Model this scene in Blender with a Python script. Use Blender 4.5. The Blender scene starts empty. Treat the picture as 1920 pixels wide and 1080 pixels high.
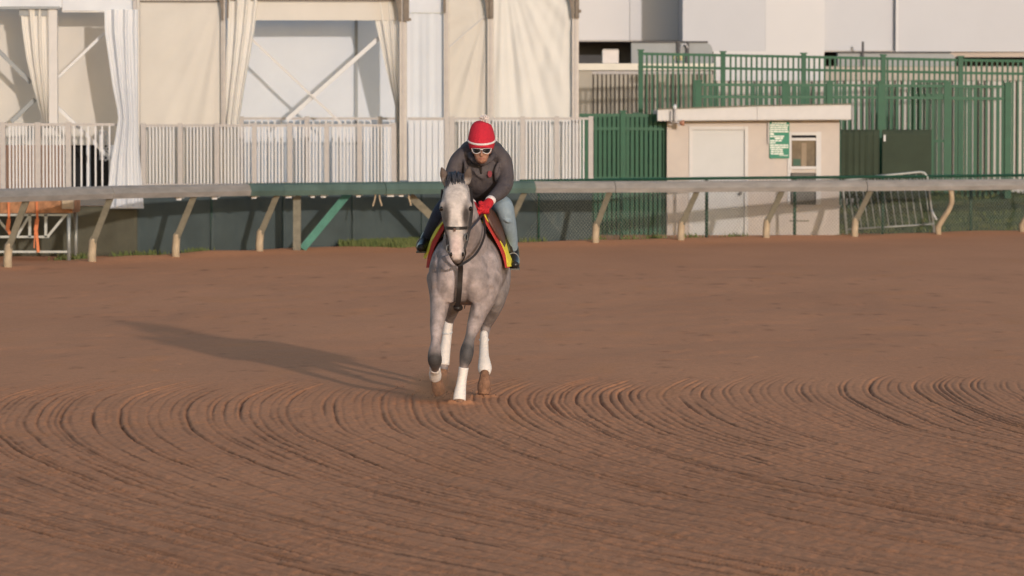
import bpy, bmesh, math, random
import numpy as np
from mathutils import Vector, Matrix

random.seed(7)
RNG = np.random.default_rng(11)
SC = bpy.context.scene
COL = SC.collection
R = math.radians

# ------------------------------------------------------------------ camera
CAM_H = 2.62                       # metres above the track
F = 8000.0                         # focal length in pixels of a 1920 wide frame
PITCH = math.atan(353.0 / F)
cam_d = bpy.data.cameras.new('camera')
cam_d.sensor_width = 36.0
cam_d.lens = 36.0 * F / 1920.0
cam_d.clip_start = 0.5
cam_d.clip_end = 3000
cam_d.dof.use_dof = True
cam_d.dof.focus_distance = 37.2
cam_d.dof.aperture_fstop = 5.0
cam = bpy.data.objects.new('camera', cam_d)
COL.objects.link(cam)
cam.location = (0, 0, CAM_H)
cam.rotation_euler = (math.pi / 2 - PITCH, 0, 0)
SC.camera = cam

# ------------------------------------------------------------------ light
SUN_EL = R(9.9)
SUN_AZ = R(18.4)                   # sun stands behind the camera, to the right
wd = bpy.data.worlds.new('World')
SC.world = wd
wd.use_nodes = True
wn = wd.node_tree.nodes
bg = wn['Background']
sky = wn.new('ShaderNodeTexSky')
sky.sky_type = 'NISHITA'
sky.sun_disc = False
sky.sun_elevation = SUN_EL
sky.sun_rotation = math.pi - SUN_AZ
sky.air_density = 1.0
sky.dust_density = 1.2
sky.ozone_density = 1.0
wd.node_tree.links.new(sky.outputs[0], bg.inputs[0])
bg.inputs[1].default_value = 0.15
sd = bpy.data.lights.new('sun', 'SUN')
sd.energy = 2.0
sd.angle = R(1.1)
sd.color = (1.0, 0.89, 0.81)
sun = bpy.data.objects.new('sun', sd)
COL.objects.link(sun)
sun_dir = Vector((-math.sin(SUN_AZ) * math.cos(SUN_EL), math.cos(SUN_AZ) * math.cos(SUN_EL), -math.sin(SUN_EL)))
sun.rotation_euler = sun_dir.to_track_quat('-Z', 'Y').to_euler()
sun.location = (20, -40, 20)
SC.view_settings.view_transform = 'Standard'
SC.view_settings.look = 'None'
SC.view_settings.gamma = 1.0
SC.view_settings.use_curve_mapping = False
SC.view_settings.exposure = 0.45

# ------------------------------------------------------------------ helpers
CP, SP = math.cos(PITCH), math.sin(PITCH)


def P(px, py, Y):
    """world point seen at photograph pixel (px, py) that lies Y metres in front"""
    a, b = px - 960.0, 540.0 - py
    dx, dy, dz = a, F * CP + b * SP, -F * SP + b * CP
    t = Y / dy
    return Vector((dx * t, Y, CAM_H + dz * t))


def GY(py):
    """distance at which flat ground shows at picture row py"""
    b = 540.0 - py
    return -CAM_H * (F * CP + b * SP) / (-F * SP + b * CP)


MATS = {}


def srgb(r, g, b):
    def c(v):
        v /= 255.0
        return v / 12.92 if v <= 0.04045 else ((v + 0.055) / 1.055) ** 2.4
    return (c(r), c(g), c(b))


def mat(name, col, rough=0.7, var=0.12, scale=6.0, bump=0.0, bscale=40.0, metal=0.0, col2=None, stretch=(1, 1, 1),
        transl=0.0, attr=None, spec=0.3, detail=5.0, coat=0.0):
    if name in MATS:
        return MATS[name]
    m = bpy.data.materials.new(name)
    m.use_nodes = True
    nt = m.node_tree
    N, L = nt.nodes, nt.links
    b = N['Principled BSDF']
    b.inputs['Roughness'].default_value = rough
    b.inputs['Metallic'].default_value = metal
    b.inputs['Specular IOR Level'].default_value = spec
    b.inputs['Coat Weight'].default_value = coat
    tc = N.new('ShaderNodeTexCoord')
    mp = N.new('ShaderNodeMapping')
    mp.inputs['Scale'].default_value = stretch
    L.new(tc.outputs['Object'], mp.inputs[0])
    nz = N.new('ShaderNodeTexNoise')
    nz.inputs['Scale'].default_value = scale
    nz.inputs['Detail'].default_value = detail
    nz.inputs['Roughness'].default_value = 0.62
    L.new(mp.outputs[0], nz.inputs['Vector'])
    rp = N.new('ShaderNodeValToRGB')
    rp.color_ramp.elements[0].position = 0.3
    rp.color_ramp.elements[1].position = 0.7
    c2 = col2 if col2 else tuple(min(1, c * (1 + var)) for c in col)
    c1 = col if col2 else tuple(c * (1 - var) for c in col)
    rp.color_ramp.elements[0].color = (*c1, 1)
    rp.color_ramp.elements[1].color = (*c2, 1)
    L.new(nz.outputs[0], rp.inputs[0])
    out = rp.outputs[0]
    if attr:
        at = N.new('ShaderNodeVertexColor')
        at.layer_name = attr
        mx = N.new('ShaderNodeMix')
        mx.data_type = 'RGBA'
        mx.blend_type = 'MULTIPLY'
        mx.inputs[0].default_value = 1.0
        L.new(at.outputs[0], mx.inputs[6])
        L.new(out, mx.inputs[7])
        out = mx.outputs[2]
    L.new(out, b.inputs['Base Color'])
    if bump:
        n2 = N.new('ShaderNodeTexNoise')
        n2.inputs['Scale'].default_value = bscale
        n2.inputs['Detail'].default_value = 6
        L.new(mp.outputs[0], n2.inputs['Vector'])
        bp = N.new('ShaderNodeBump')
        bp.inputs['Strength'].default_value = bump
        bp.inputs['Distance'].default_value = 0.03
        L.new(n2.outputs[0], bp.inputs['Height'])
        L.new(bp.outputs[0], b.inputs['Normal'])
    if transl:
        tr = N.new('ShaderNodeBsdfTranslucent')
        L.new(out, tr.inputs[0])
        ms = N.new('ShaderNodeMixShader')
        ms.inputs[0].default_value = transl
        L.new(b.outputs[0], ms.inputs[1])
        L.new(tr.outputs[0], ms.inputs[2])
        L.new(ms.outputs[0], N['Material Output'].inputs[0])
    MATS[name] = m
    return m


def tag(o, label=None, cat=None, group=None, kind=None):
    if label: o['label'] = label
    if cat: o['category'] = cat
    if group: o['group'] = group
    if kind: o['kind'] = kind
    return o


def thing(name, label, cat, loc, group=None):
    o = bpy.data.objects.new(name, None)
    COL.objects.link(o)
    o.location = loc
    o.empty_display_size = 0.2
    return tag(o, label, cat, group)


def wloc(o):
    v = Vector(o.location)
    while o.parent:
        o = o.parent
        v = v + Vector(o.location)
    return v


def link_mesh(name, me, m, parent=None, center=None):
    """me has vertices relative to center (world)"""
    o = bpy.data.objects.new(name, me)
    COL.objects.link(o)
    if m is not None and not me.materials:
        me.materials.append(m)
    c = Vector(center) if center is not None else Vector((0, 0, 0))
    if parent:
        o.parent = parent
        o.location = c - wloc(parent)
    else:
        o.location = c
    return o


class MB:
    def __init__(s):
        s.v, s.f = [], []

    def add(s, vs, fs):
        n = len(s.v)
        s.v += [tuple(v) for v in vs]
        s.f += [tuple(i + n for i in f) for f in fs]
        return s

    def box(s, a, b):
        x0, y0, z0 = (min(a[i], b[i]) for i in range(3))
        x1, y1, z1 = (max(a[i], b[i]) for i in range(3))
        return s.add([(x0, y0, z0), (x1, y0, z0), (x1, y1, z0), (x0, y1, z0), (x0, y0, z1), (x1, y0, z1), (x1, y1, z1), (x0, y1, z1)],
                     [(0, 3, 2, 1), (4, 5, 6, 7), (0, 1, 5, 4), (1, 2, 6, 5), (2, 3, 7, 6), (3, 0, 4, 7)])

    def pbox(s, x0, y0, x1, y1, Y, th):
        """box whose front face fills picture rectangle at depth Y"""
        a, b = P(x0, y0, Y), P(x1, y1, Y)
        return s.box(a, (b.x, Y + th, b.z))

    def bar(s, p, q, w, h=None, up=(0, 0, 1)):
        h = h or w
        p, q = Vector(p), Vector(q)
        t = (q - p).normalized()
        u = Vector(up)
        if abs(t.dot(u)) > 0.95: u = Vector((0, 1, 0))
        sx = t.cross(u).normalized()
        sy = sx.cross(t).normalized()
        vs = []
        for c in (p, q):
            for i, j in ((-1, -1), (1, -1), (1, 1), (-1, 1)):
                vs.append(c + sx * (i * w / 2) + sy * (j * h / 2))
        return s.add(vs, [(0, 1, 2, 3), (7, 6, 5, 4), (0, 4, 5, 1), (1, 5, 6, 2), (2, 6, 7, 3), (3, 7, 4, 0)])

    def tube(s, pts, r, n=8, rs=None, cap=True, rx=None):
        pts = [Vector(p) for p in pts]
        rings = []
        prev = None
        for i, p in enumerate(pts):
            a = pts[max(0, i - 1)]
            b = pts[min(len(pts) - 1, i + 1)]
            t = (b - a).normalized()
            u = prev if prev is not None else (Vector((0, 0, 1)) if abs(t.z) < 0.9 else Vector((0, 1, 0)))
            sx = t.cross(u)
            if sx.length < 1e-4: sx = t.cross(Vector((1, 0.1, 0)))
            sx.normalize()
            sy = sx.cross(t).normalized()
            prev = sy
            rr = rs[i] if rs else r
            rings.append([p + sx * (rr * math.cos(2 * math.pi * k / n)) + sy * (rr * math.sin(2 * math.pi * k / n)) for k in range(n)])
        vs = [v for rg in rings for v in rg]
        fs = []
        for i in range(len(rings) - 1):
            for k in range(n):
                k2 = (k + 1) % n
                fs.append((i * n + k, i * n + k2, (i + 1) * n + k2, (i + 1) * n + k))
        if cap:
            fs.append(tuple(range(n - 1, -1, -1)))
            fs.append(tuple((len(rings) - 1) * n + k for k in range(n)))
        return s.add(vs, fs)

    def build(s, name, m, parent=None, smooth=False, label=None):
        c = np.array(s.v).mean(0)
        me = bpy.data.meshes.new(name)
        me.from_pydata([tuple(np.array(v) - c) for v in s.v], [], s.f)
        bm = bmesh.new()
        bm.from_mesh(me)
        bmesh.ops.recalc_face_normals(bm, faces=bm.faces)
        bm.to_mesh(me)
        bm.free()
        if smooth:
            for p in me.polygons: p.use_smooth = True
        o = link_mesh(name, me, m, parent, c)
        if label: o['label'] = label
        return o


def cloth(name, fn, nu, nv, th, m, parent, smooth=True, label=None):
    """fabric sheet with real thickness; fn(u, v) -> world point"""
    if th == 0:
        mb = MB()
        mb.v = [Vector(fn(i / nu, j / nv)) for j in range(nv + 1) for i in range(nu + 1)]
        w = nu + 1
        mb.f = [(j * w + i, j * w + i + 1, (j + 1) * w + i + 1, (j + 1) * w + i) for j in range(nv) for i in range(nu)]
        return mb.build(name, m, parent, smooth, label)
    vs, fs = [], []
    for back in (0, 1):
        for j in range(nv + 1):
            for i in range(nu + 1):
                p = Vector(fn(i / nu, j / nv))
                if back: p = p + Vector((0, th, 0))
                vs.append(p)
    n = (nu + 1) * (nv + 1)
    w = nu + 1
    for j in range(nv):
        for i in range(nu):
            a = j * w + i
            fs.append((a, a + 1, a + w + 1, a + w))
            fs.append((n + a, n + a + w, n + a + w + 1, n + a + 1))
    for i in range(nu):
        fs.append((i, n + i, n + i + 1, i + 1))
        a = nv * w + i
        fs.append((a, a + 1, n + a + 1, n + a))
    for j in range(nv):
        a = j * w
        fs.append((a, a + w, n + a + w, n + a))
        a = j * w + nu
        fs.append((a, n + a, n + a + w, a + w))
    mb = MB()
    mb.v, mb.f = vs, fs
    return mb.build(name, m, parent, smooth, label)


def copies(proto, spots, parent, name=None):
    """copy one part to further world positions"""
    base = wloc(parent)
    for s in spots:
        c = proto.copy()
        COL.objects.link(c)
        c.parent = parent
        c.location = Vector(s) - base


def vnoise(x, y, seed=0):
    """2-D value noise for numpy arrays, range -1..1"""
    r = np.random.default_rng(seed)
    T = r.uniform(-1, 1, (256, 256))
    xi = np.floor(x).astype(int)
    yi = np.floor(y).astype(int)
    fx, fy = x - xi, y - yi
    fx = fx * fx * (3 - 2 * fx)
    fy = fy * fy * (3 - 2 * fy)
    a = T[xi & 255, yi & 255]
    b = T[(xi + 1) & 255, yi & 255]
    c = T[xi & 255, (yi + 1) & 255]
    d = T[(xi + 1) & 255, (yi + 1) & 255]
    return (a * (1 - fx) + b * fx) * (1 - fy) + (c * (1 - fx) + d * fx) * fy


# ------------------------------------------------------------------ materials
M_WHITE = mat('white_canvas', (0.73, 0.755, 0.80), 0.6, 0.03, 1.5, 0.05, 9, transl=0.42)
M_CREAM = mat('cream_canvas', (0.63, 0.59, 0.535), 0.6, 0.035, 1.2, 0.06, 7, transl=0.33)
M_CURT = mat('curtain_canvas', (0.70, 0.68, 0.645), 0.65, 0.03, 2.0, transl=0.33)
M_ALU = mat('aluminium_post', (0.33, 0.31, 0.30), 0.45, 0.1, 8, metal=0.2)
M_BRONZE = mat('bracket_metal', (0.13, 0.105, 0.085), 0.5, 0.2, 10)
M_PICKET = mat('white_picket_paint', (0.49, 0.495, 0.515), 0.5, 0.05, 12)
M_PGREY = mat('barrier_grey', (0.34, 0.32, 0.315), 0.5, 0.08, 12)
M_GREEN = mat('green_fence_paint', (0.006, 0.066, 0.033), 0.5, 0.15, 5)
M_GREEN2 = mat('dark_green_paint', (0.006, 0.042, 0.024), 0.5, 0.15, 5)
M_SCREEN = mat('windscreen_mesh', (0.045, 0.060, 0.062), 0.85, 0.18, 1.4, 0.2, 60)
M_SKIRT = mat('deck_skirt_fabric', (0.060, 0.058, 0.042), 0.85, 0.22, 1.6, 0.2, 60)
M_BLACK = mat('black_fabric_and_shade', (0.012, 0.012, 0.014), 0.9, 0.2, 4)
M_RAIL = mat('weathered_rail', (0.215, 0.20, 0.19), 0.6, 0.2, 2.2, 0.1, 30, stretch=(1, 1, 5))
M_RAILG = mat('faded_green_rail', (0.060, 0.095, 0.085), 0.55, 0.2, 2.4, 0.1, 30)
M_POST = mat('gooseneck_post_paint', (0.145, 0.135, 0.105), 0.7, 0.22, 9)
M_POSTF = mat('post_foot_paint', (0.34, 0.27, 0.19), 0.75, 0.15, 9)
M_TEAL = mat('teal_brace_paint', (0.05, 0.15, 0.115), 0.6, 0.2, 8)
M_SHED = mat('shed_stucco', (0.42, 0.375, 0.345), 0.85, 0.04, 3, 0.15, 80)
M_TRIM = mat('shed_white_trim', (0.46, 0.45, 0.45), 0.6, 0.04, 5)
M_DOOR = mat('shed_door_paint', (0.42, 0.425, 0.43), 0.55, 0.03, 3)
M_GLASS = mat('window_glass', (0.10, 0.085, 0.07), 0.08, 0.35, 5, spec=0.6)
M_DKPANEL = mat('dark_grey_panel', (0.085, 0.08, 0.075), 0.5, 0.1, 6)
M_SIGNG = mat('sign_green', (0.015, 0.16, 0.10), 0.5, 0.08, 10)
M_SIGNW = mat('sign_white', (0.62, 0.64, 0.60), 0.5, 0.05, 10)
M_BLDG = mat('white_cladding', (0.375, 0.385, 0.425), 0.5, 0.025, 0.7)
M_BLDG2 = mat('white_cladding_lit', (0.455, 0.455, 0.48), 0.5, 0.02, 0.7)  # lighter cladding copy; light on the angled panels put into its colour
M_DKGREY = mat('underside_grey', (0.07, 0.07, 0.075), 0.8, 0.15, 2)
M_MIDGREY = mat('grey_housing', (0.22, 0.235, 0.25), 0.5, 0.06, 3)
M_CORR = mat('corrugated_beige', (0.29, 0.26, 0.215), 0.55, 0.06, 3)
M_CORRD = mat('corrugated_groove', (0.17, 0.15, 0.13), 0.6, 0.06, 3)
M_GALV = mat('galvanised_tube', (0.30, 0.31, 0.30), 0.5, 0.12, 12, metal=0.5)
M_WIRE = mat('chain_wire', (0.22, 0.23, 0.20), 0.5, 0.15, 20, metal=0.3)
M_PLY = mat('orange_plywood', (0.26, 0.125, 0.06), 0.7, 0.4, 9)
M_ORANGE = mat('orange_strap', (0.50, 0.15, 0.055), 0.6, 0.12, 20)
M_GRASS = mat('grass_blades', (0.055, 0.085, 0.022), 0.75, 0.3, 3, col2=(0.115, 0.12, 0.04))
M_BANK = mat('grass_bank_turf', (0.026, 0.055, 0.022), 0.9, 0.3, 2.5, 0.6, 25, col2=(0.07, 0.085, 0.035))


def dirt_material():
    m = bpy.data.materials.new('track_dirt')
    m.use_nodes = True
    N, L = m.node_tree.nodes, m.node_tree.links
    b = N['Principled BSDF']
    b.inputs['Roughness'].default_value = 0.95
    b.inputs['Specular IOR Level'].default_value = 0.1
    tc = N.new('ShaderNodeTexCoord')

    def noise(scale, detail, st=(1, 1, 1)):
        mp = N.new('ShaderNodeMapping')
        mp.inputs['Scale'].default_value = st
        L.new(tc.outputs['Object'], mp.inputs[0])
        n = N.new('ShaderNodeTexNoise')
        n.inputs['Scale'].default_value = scale
        n.inputs['Detail'].default_value = detail
        n.inputs['Roughness'].default_value = 0.65
        L.new(mp.outputs[0], n.inputs['Vector'])
        return n

    def ramp(n, p0, c0, p1, c1):
        r = N.new('ShaderNodeValToRGB')
        r.color_ramp.elements[0].position = p0
        r.color_ramp.elements[1].position = p1
        r.color_ramp.elements[0].color = (*c0, 1)
        r.color_ramp.elements[1].color = (*c1, 1)
        L.new(n.outputs[0], r.inputs[0])
        return r

    def mul(a, c, f=1.0):
        x = N.new('ShaderNodeMix')
        x.data_type = 'RGBA'
        x.blend_type = 'MULTIPLY'
        x.inputs[0].default_value = f
        L.new(a, x.inputs[6])
        L.new(c, x.inputs[7])
        return x.outputs[2]
    r1 = ramp(noise(0.35, 5, (1, 0.4, 1)), 0.3, (0.495, 0.222, 0.112), 0.7, (0.565, 0.258, 0.131))
    r2 = ramp(noise(9, 6), 0.25, (0.90, 0.90, 0.905), 0.75, (1.07, 1.065, 1.06))
    r3 = ramp(noise(45, 4), 0.25, (0.84, 0.84, 0.84), 0.7, (1.12, 1.12, 1.12))
    c = mul(mul(r1.outputs[0], r2.outputs[0]), r3.outputs[0])
    at = N.new('ShaderNodeVertexColor')
    at.layer_name = 'soil'
    c = mul(c, at.outputs[0])
    L.new(c, b.inputs['Base Color'])
    nb = noise(28, 8)
    bp = N.new('ShaderNodeBump')
    bp.inputs['Strength'].default_value = 0.22
    bp.inputs['Distance'].default_value = 0.012
    L.new(nb.outputs[0], bp.inputs['Height'])
    L.new(bp.outputs[0], b.inputs['Normal'])
    return m


# ------------------------------------------------------------------ the track: one sheet to the horizon
def build_ground():
    fx = np.concatenate([np.arange(-6.0, -4.801, 0.018), np.arange(-4.8, 4.8001, 0.0118), np.arange(4.818, 6.0, 0.018)])
    ox = np.concatenate([np.arange(6.15, 16, 0.16), [18, 22, 30, 45, 70, 110, 200, 400, 900]])
    xs = np.concatenate([-ox[::-1], fx, ox])
    ys = np.concatenate([[-900, -300, -100, -30, 0, 10, 16, 19, 21], np.arange(22.0, 43.5, 0.042), np.arange(43.55, 68, 0.12),
                         np.arange(68.1, 90, 0.3), [92, 96, 105, 120, 150, 220, 400, 900, 1500]])
    X, Y = np.meshgrid(xs, ys)
    # harrow furrows: long arcs that all run the same way round the bend
    Ya = 37.6 + 0.12 * X + 0.35 * vnoise(X * 0.25, X * 0 + 3.3, 5)
    RR = 24.0 + 0.8 * X
    d = Ya - Y
    g = np.where(d > 0, d * d / (2 * RR), d * d / (2 * 9.0))
    U = X - g + 0.03 * vnoise(X * 0.9, Y * 0.5, 8) + 0.012 * vnoise(X * 3, Y * 1.3, 9)
    tab_u = np.arange(-40, 25, 0.002)
    tab = np.zeros_like(tab_u)
    shade_t = np.zeros_like(tab_u)
    u = -39.5
    while u < 24.5:
        u += RNG.uniform(0.045, 0.105)
        dep = min(0.026, 0.003 + RNG.gamma(1.7, 0.0052))
        sg = RNG.uniform(0.008, 0.0135)
        env = 0.75 + 0.4 * max(0, math.sin(u * 2.1) + 0.35 * math.sin(u * 5.3 + 1))
        dep *= env
        i0 = np.searchsorted(tab_u, u - 0.12)
        i1 = np.searchsorted(tab_u, u + 0.12)
        q = tab_u[i0:i1] - u
        tab[i0:i1] += -dep * np.exp(-(q / sg) ** 2) + 0.06 * dep * np.exp(-((q + 2.4 * sg) / sg) ** 2)
        shade_t[i0:i1] += min(1.0, 0.22 + dep * 42) * np.exp(-((q - 0.004) / (sg * 1.35)) ** 2)  # dark line painted beside each groove in place of its shade
    prof = np.interp(U, tab_u, tab)
    shade_l = np.interp(U, tab_u, shade_t) + 0.35 * np.interp(U + 0.012, tab_u, shade_t)
    fade = np.clip((Ya + 2.9 + 0.9 * vnoise(X * 3.2, Y * 0.2, 21) - Y) / 2.2, 0, 1)
    fade = fade * fade * (3 - 2 * fade)
    m1 = np.clip(0.75 + 0.75 * vnoise(U * 9, Y * 0.55, 31), 0.05, 1.6)
    m2 = np.clip(0.85 + 0.65 * vnoise(U * 11, Y * 2.2, 32), 0.1, 1.6)
    near = np.clip((36.5 - Y) / 8, 0, 1)
    md = m1 * (1 - near + near * m2)
    inx = np.clip((22.5 - np.abs(X)) / 2, 0, 1) * (Y > 21.5)
    Z = prof * md * fade * inx * 1.25
    fine = (np.abs(X) < 6.1) & (Y > 21.5) & (Y < 44)
    cl = np.clip(0.35 + 0.65 * (41 - Y) / 6, 0.35, 1.0)
    Z += fine * cl * (1 - 0.15 * near) * (0.004 * vnoise(X * 14, Y * 9, 41) + 0.004 * vnoise(X * 27, Y * 16, 42) + 0.003 * vnoise(X * 40, Y * 22, 43))
    Z += fine * near * 0.003 * np.maximum(0, vnoise(X * 19, Y * 9, 44) - 0.25)
    Z += 0.010 * vnoise(X * 0.9, Y * 0.5, 45) * (np.abs(X) < 16) * (Y > 20) * (Y < 66)
    Z += 0.008 * vnoise(X * 3.1, Y * 1.7, 46) * (np.abs(X) < 12) * (Y > 43) * (Y < 66)
    # hoof marks and clods on the smooth far part
    for k in range(260):
        y0 = RNG.uniform(39.5, 66)
        x0 = RNG.uniform(-0.125, 0.125) * y0
        s = RNG.uniform(0.02, 0.05) * (1 + (y0 - 40) / 22)
        a = RNG.choice([-1, -1, 1]) * RNG.uniform(0.004, 0.013)
        ix = slice(np.searchsorted(xs, x0 - 3 * s), np.searchsorted(xs, x0 + 3 * s))
        iy = slice(np.searchsorted(ys, y0 - 6 * s), np.searchsorted(ys, y0 + 6 * s))
        Z[iy, ix] += a * np.exp(-((X[iy, ix] - x0) / s) ** 2 - ((Y[iy, ix] - y0) / (2 * s)) ** 2)
    # earth pushed up round the planted hoof
    hp = P(862, 755, 36.8)
    rr = np.sqrt((X - hp.x) ** 2 + ((Y - hp.y) * 0.8) ** 2)
    Z += fine * 0.034 * np.exp(-((rr - 0.085) / 0.06) ** 2) * (0.65 + 0.5 * vnoise(X * 22, Y * 16, 51))
    hp2 = P(908, 741, 37.75)
    rr2 = np.sqrt((X - hp2.x) ** 2 + ((Y - hp2.y) * 0.8) ** 2)
    Z += fine * 0.02 * np.exp(-((rr2 - 0.08) / 0.05) ** 2)
    # low berm of soil under the rail
    railY = np.interp(X / np.maximum(Y, 1) * F + 960, RAIL_PX, RAIL_Y)
    Z += 0.07 * np.exp(-((Y - railY - 0.6) / 1.0) ** 2) * (0.6 + 0.6 * vnoise(X * 0.8, Y * 0.5, 61)) * (np.abs(X) < 25)
    nx, ny = len(xs), len(ys)
    idx = np.arange(nx * ny).reshape(ny, nx)
    quads = np.stack([idx[:-1, :-1], idx[:-1, 1:], idx[1:, 1:], idx[1:, :-1]], -1).reshape(-1, 4)
    me = bpy.data.meshes.new('dirt_track')
    me.vertices.add(nx * ny)
    me.vertices.foreach_set('co', np.stack([X, Y, Z], -1).astype(np.float32).ravel())
    me.loops.add(quads.size)
    me.loops.foreach_set('vertex_index', quads.astype(np.int32).ravel())
    me.polygons.add(len(quads))
    me.polygons.foreach_set('loop_start', np.arange(0, quads.size, 4, dtype=np.int32))
    me.polygons.foreach_set('loop_total', np.full(len(quads), 4, dtype=np.int32))
    me.update()
    me.polygons.foreach_set('use_smooth', np.ones(len(quads), dtype=bool))
    # soil colour: furrow shade painted as dark dashes, plus random streaks of damper earth
    st = 0.55 * vnoise(U * 5.5, Y * 0.35, 71) + 0.45 * vnoise(U * 13, Y * 0.9, 72)
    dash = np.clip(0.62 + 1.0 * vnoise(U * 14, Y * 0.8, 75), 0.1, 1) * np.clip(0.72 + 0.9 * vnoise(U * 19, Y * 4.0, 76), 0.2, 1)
    furrow_shade = np.clip(shade_l, 0, 1.2) * dash * (0.75 + 0.45 * near)
    soil_and_shade = 1.0 - 0.05 * near - (0.10 * np.clip(st, 0, 1) + 0.60 * furrow_shade) * fade - 0.06 * np.clip(vnoise(X * 0.5, Y * 0.3, 73), 0, 1)
    for k in range(420):
        y0 = RNG.uniform(38.5, 67)
        x0 = RNG.uniform(-0.125, 0.125) * y0
        sx_ = RNG.uniform(0.02, 0.07) * y0 / 42
        sy_ = RNG.uniform(0.06, 0.16) * (y0 / 42) ** 2
        ix = slice(np.searchsorted(xs, x0 - 2.5 * sx_), np.searchsorted(xs, x0 + 2.5 * sx_))
        iy = slice(np.searchsorted(ys, y0 - 2.5 * sy_), np.searchsorted(ys, y0 + 2.5 * sy_))
        soil_and_shade[iy, ix] *= 1 - RNG.uniform(0.06, 0.28) * np.exp(-((X[iy, ix] - x0) / sx_) ** 2 - ((Y[iy, ix] - y0) / sy_) ** 2)
    rust = np.clip(vnoise(X * 2.2, Y * 0.9, 74) - 0.55, 0, 1) * 0.5
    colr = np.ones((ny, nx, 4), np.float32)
    colr[..., 0] = soil_and_shade * (1 + 0.12 * rust)
    colr[..., 1] = soil_and_shade * (1 - 0.02 * rust)
    colr[..., 2] = soil_and_shade * (1.0 - 0.35 * rust)
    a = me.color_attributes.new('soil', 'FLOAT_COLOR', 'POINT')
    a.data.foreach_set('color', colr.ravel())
    o = link_mesh('dirt_track', me, dirt_material())
    tag(o, 'reddish brown harrowed dirt racetrack with curving furrows', kind='structure')
    return o


RAIL_PX = np.array([-200, 15, 173, 330, 487, 800, 1117, 1277, 1437, 1603, 1760, 1917, 2120])
RAIL_FY = np.array([521, 505, 494, 484, 475, 466.5, 459, 454.5, 450.5, 447, 442.5, 438, 433])
RAIL_Y = np.array([GY(y) for y in RAIL_FY])
build_ground()


def rail_foot(px):
    Y = float(np.interp(px, RAIL_PX, RAIL_Y))
    p = P(px, float(np.interp(px, RAIL_PX, RAIL_FY)), Y)
    return Vector((p.x, Y, 0.0))


# ------------------------------------------------------------------ the rail
RT_PX = np.array([-300, 0, 230, 465, 720, 1000, 1277, 1600, 1920, 2200])
RT_Y = np.array([371, 366.5, 360, 355.5, 352.5, 350.5, 350, 348, 345.5, 343])


def rail_pt(px, dz=0.0):
    """centre of the rail where it shows at column px: it overhangs the track beside the posts"""
    Y = float(np.interp(px - 38, RAIL_PX, RAIL_Y)) - 0.25
    p = P(px, float(np.interp(px, RT_PX, RT_Y)), Y)
    p.z += dz
    return p


def rail_profile(name, px0, px1, n, m, parent, h=0.20, w=0.17, dz=0.0):
    vs, fs = [], []
    prof = [(-w / 2, -h / 2), (-w / 2 - 0.02, -h * 0.1), (-w / 2 + 0.015, h * 0.33), (-w * 0.2, h / 2), (w * 0.3, h / 2), (w / 2, h * 0.3), (w / 2, -h / 2)]
    k = len(prof)
    for i in range(n + 1):
        a = px0 + (px1 - px0) * i / n
        p = rail_pt(a, dz)
        t = (rail_pt(a + 5) - rail_pt(a - 5)).normalized()
        s = Vector((-t.y, t.x, 0)).normalized()
        for (x, z) in prof:
            vs.append(p + s * x * -1.0 * -1.0 + Vector((0, 0, z)) if False else p + Vector((s.x * x, s.y * x, z)))
    for i in range(n):
        for j in range(k):
            j2 = (j + 1) % k
            fs.append((i * k + j, i * k + j2, (i + 1) * k + j2, (i + 1) * k + j))
    fs.append(tuple(range(k)))
    fs.append(tuple(n * k + j for j in range(k - 1, -1, -1)))
    mb = MB()
    mb.v, mb.f = vs, fs
    return mb.build(name, m, parent)


def gooseneck(px, parent, lean=38, foot=True):
    f = rail_foot(px)
    top = rail_pt(px + lean, -0.09)
    k = f.lerp(top, 0.04)
    k.z = f.z + 0.36
    mid = k.lerp(top, 0.5)
    mb = MB().bar(k - Vector((0, 0, 0.03)), top, 0.10, 0.075, up=(0, 1, 0))
    mb.build('post', M_POST, parent)
    b = MB().tube([f - Vector((0, 0, 0.15)), f + Vector((-0.005, 0, 0.15)), k + Vector((0.0, 0, 0.01)), k + (top - k) * 0.08], 0.062, 10, rs=[0.068, 0.066, 0.062, 0.05])
    b.build('post_foot', M_POSTF, parent, True)


rl = thing('racetrack_rail', 'weathered pale rail on gooseneck posts left of the horse', 'rail', rail_foot(173))
for a, b in ((-260, 203), (204.5, 464)):
    rail_profile('rail_section', a, b, 12, M_RAIL, rl, 0.205)
for px in (-145, 15, 173, 330):
    gooseneck(px, rl, 34)
gooseneck(487, rl, 33)

gt = thing('rail_gap_section', 'faded green removable rail section with slanting braces behind the horse', 'rail', rail_foot(557))
for a, b in ((462, 716), (717.5, 998)):
    rail_profile('rail_section', a, b, 12, M_RAILG, gt, 0.215, 0.21, 0.0)
f = rail_foot(557)
f.x, f.y = P(557, 474, f.y).x, f.y
tp = P(557, 365, f.y)
MB().bar(f - Vector((0, 0, 0.1)), tp + Vector((0, 0, 0.05)), 0.13, 0.12, up=(0, 1, 0)).build('upright_post', M_POST, gt)
q0, q1 = P(566, 468, f.y + 0.05), P(652, 364, rail_foot(640).y + 0.1)
MB().bar(q0, q1, 0.13, 0.10, up=(0, 1, 0)).build('diagonal_brace', M_TEAL, gt)
f2 = rail_foot(880)
q0, q1 = P(768, 366, rail_foot(768).y + 0.1), P(872, 466, f2.y)
MB().bar(q0, q1, 0.13, 0.10, up=(0, 1, 0)).build('diagonal_brace', M_POST, gt)
MB().bar((f2.x, f2.y, -0.1), P(880, 362, f2.y), 0.13, 0.12, up=(0, 1, 0)).build('upright_post', M_POST, gt)
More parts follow.
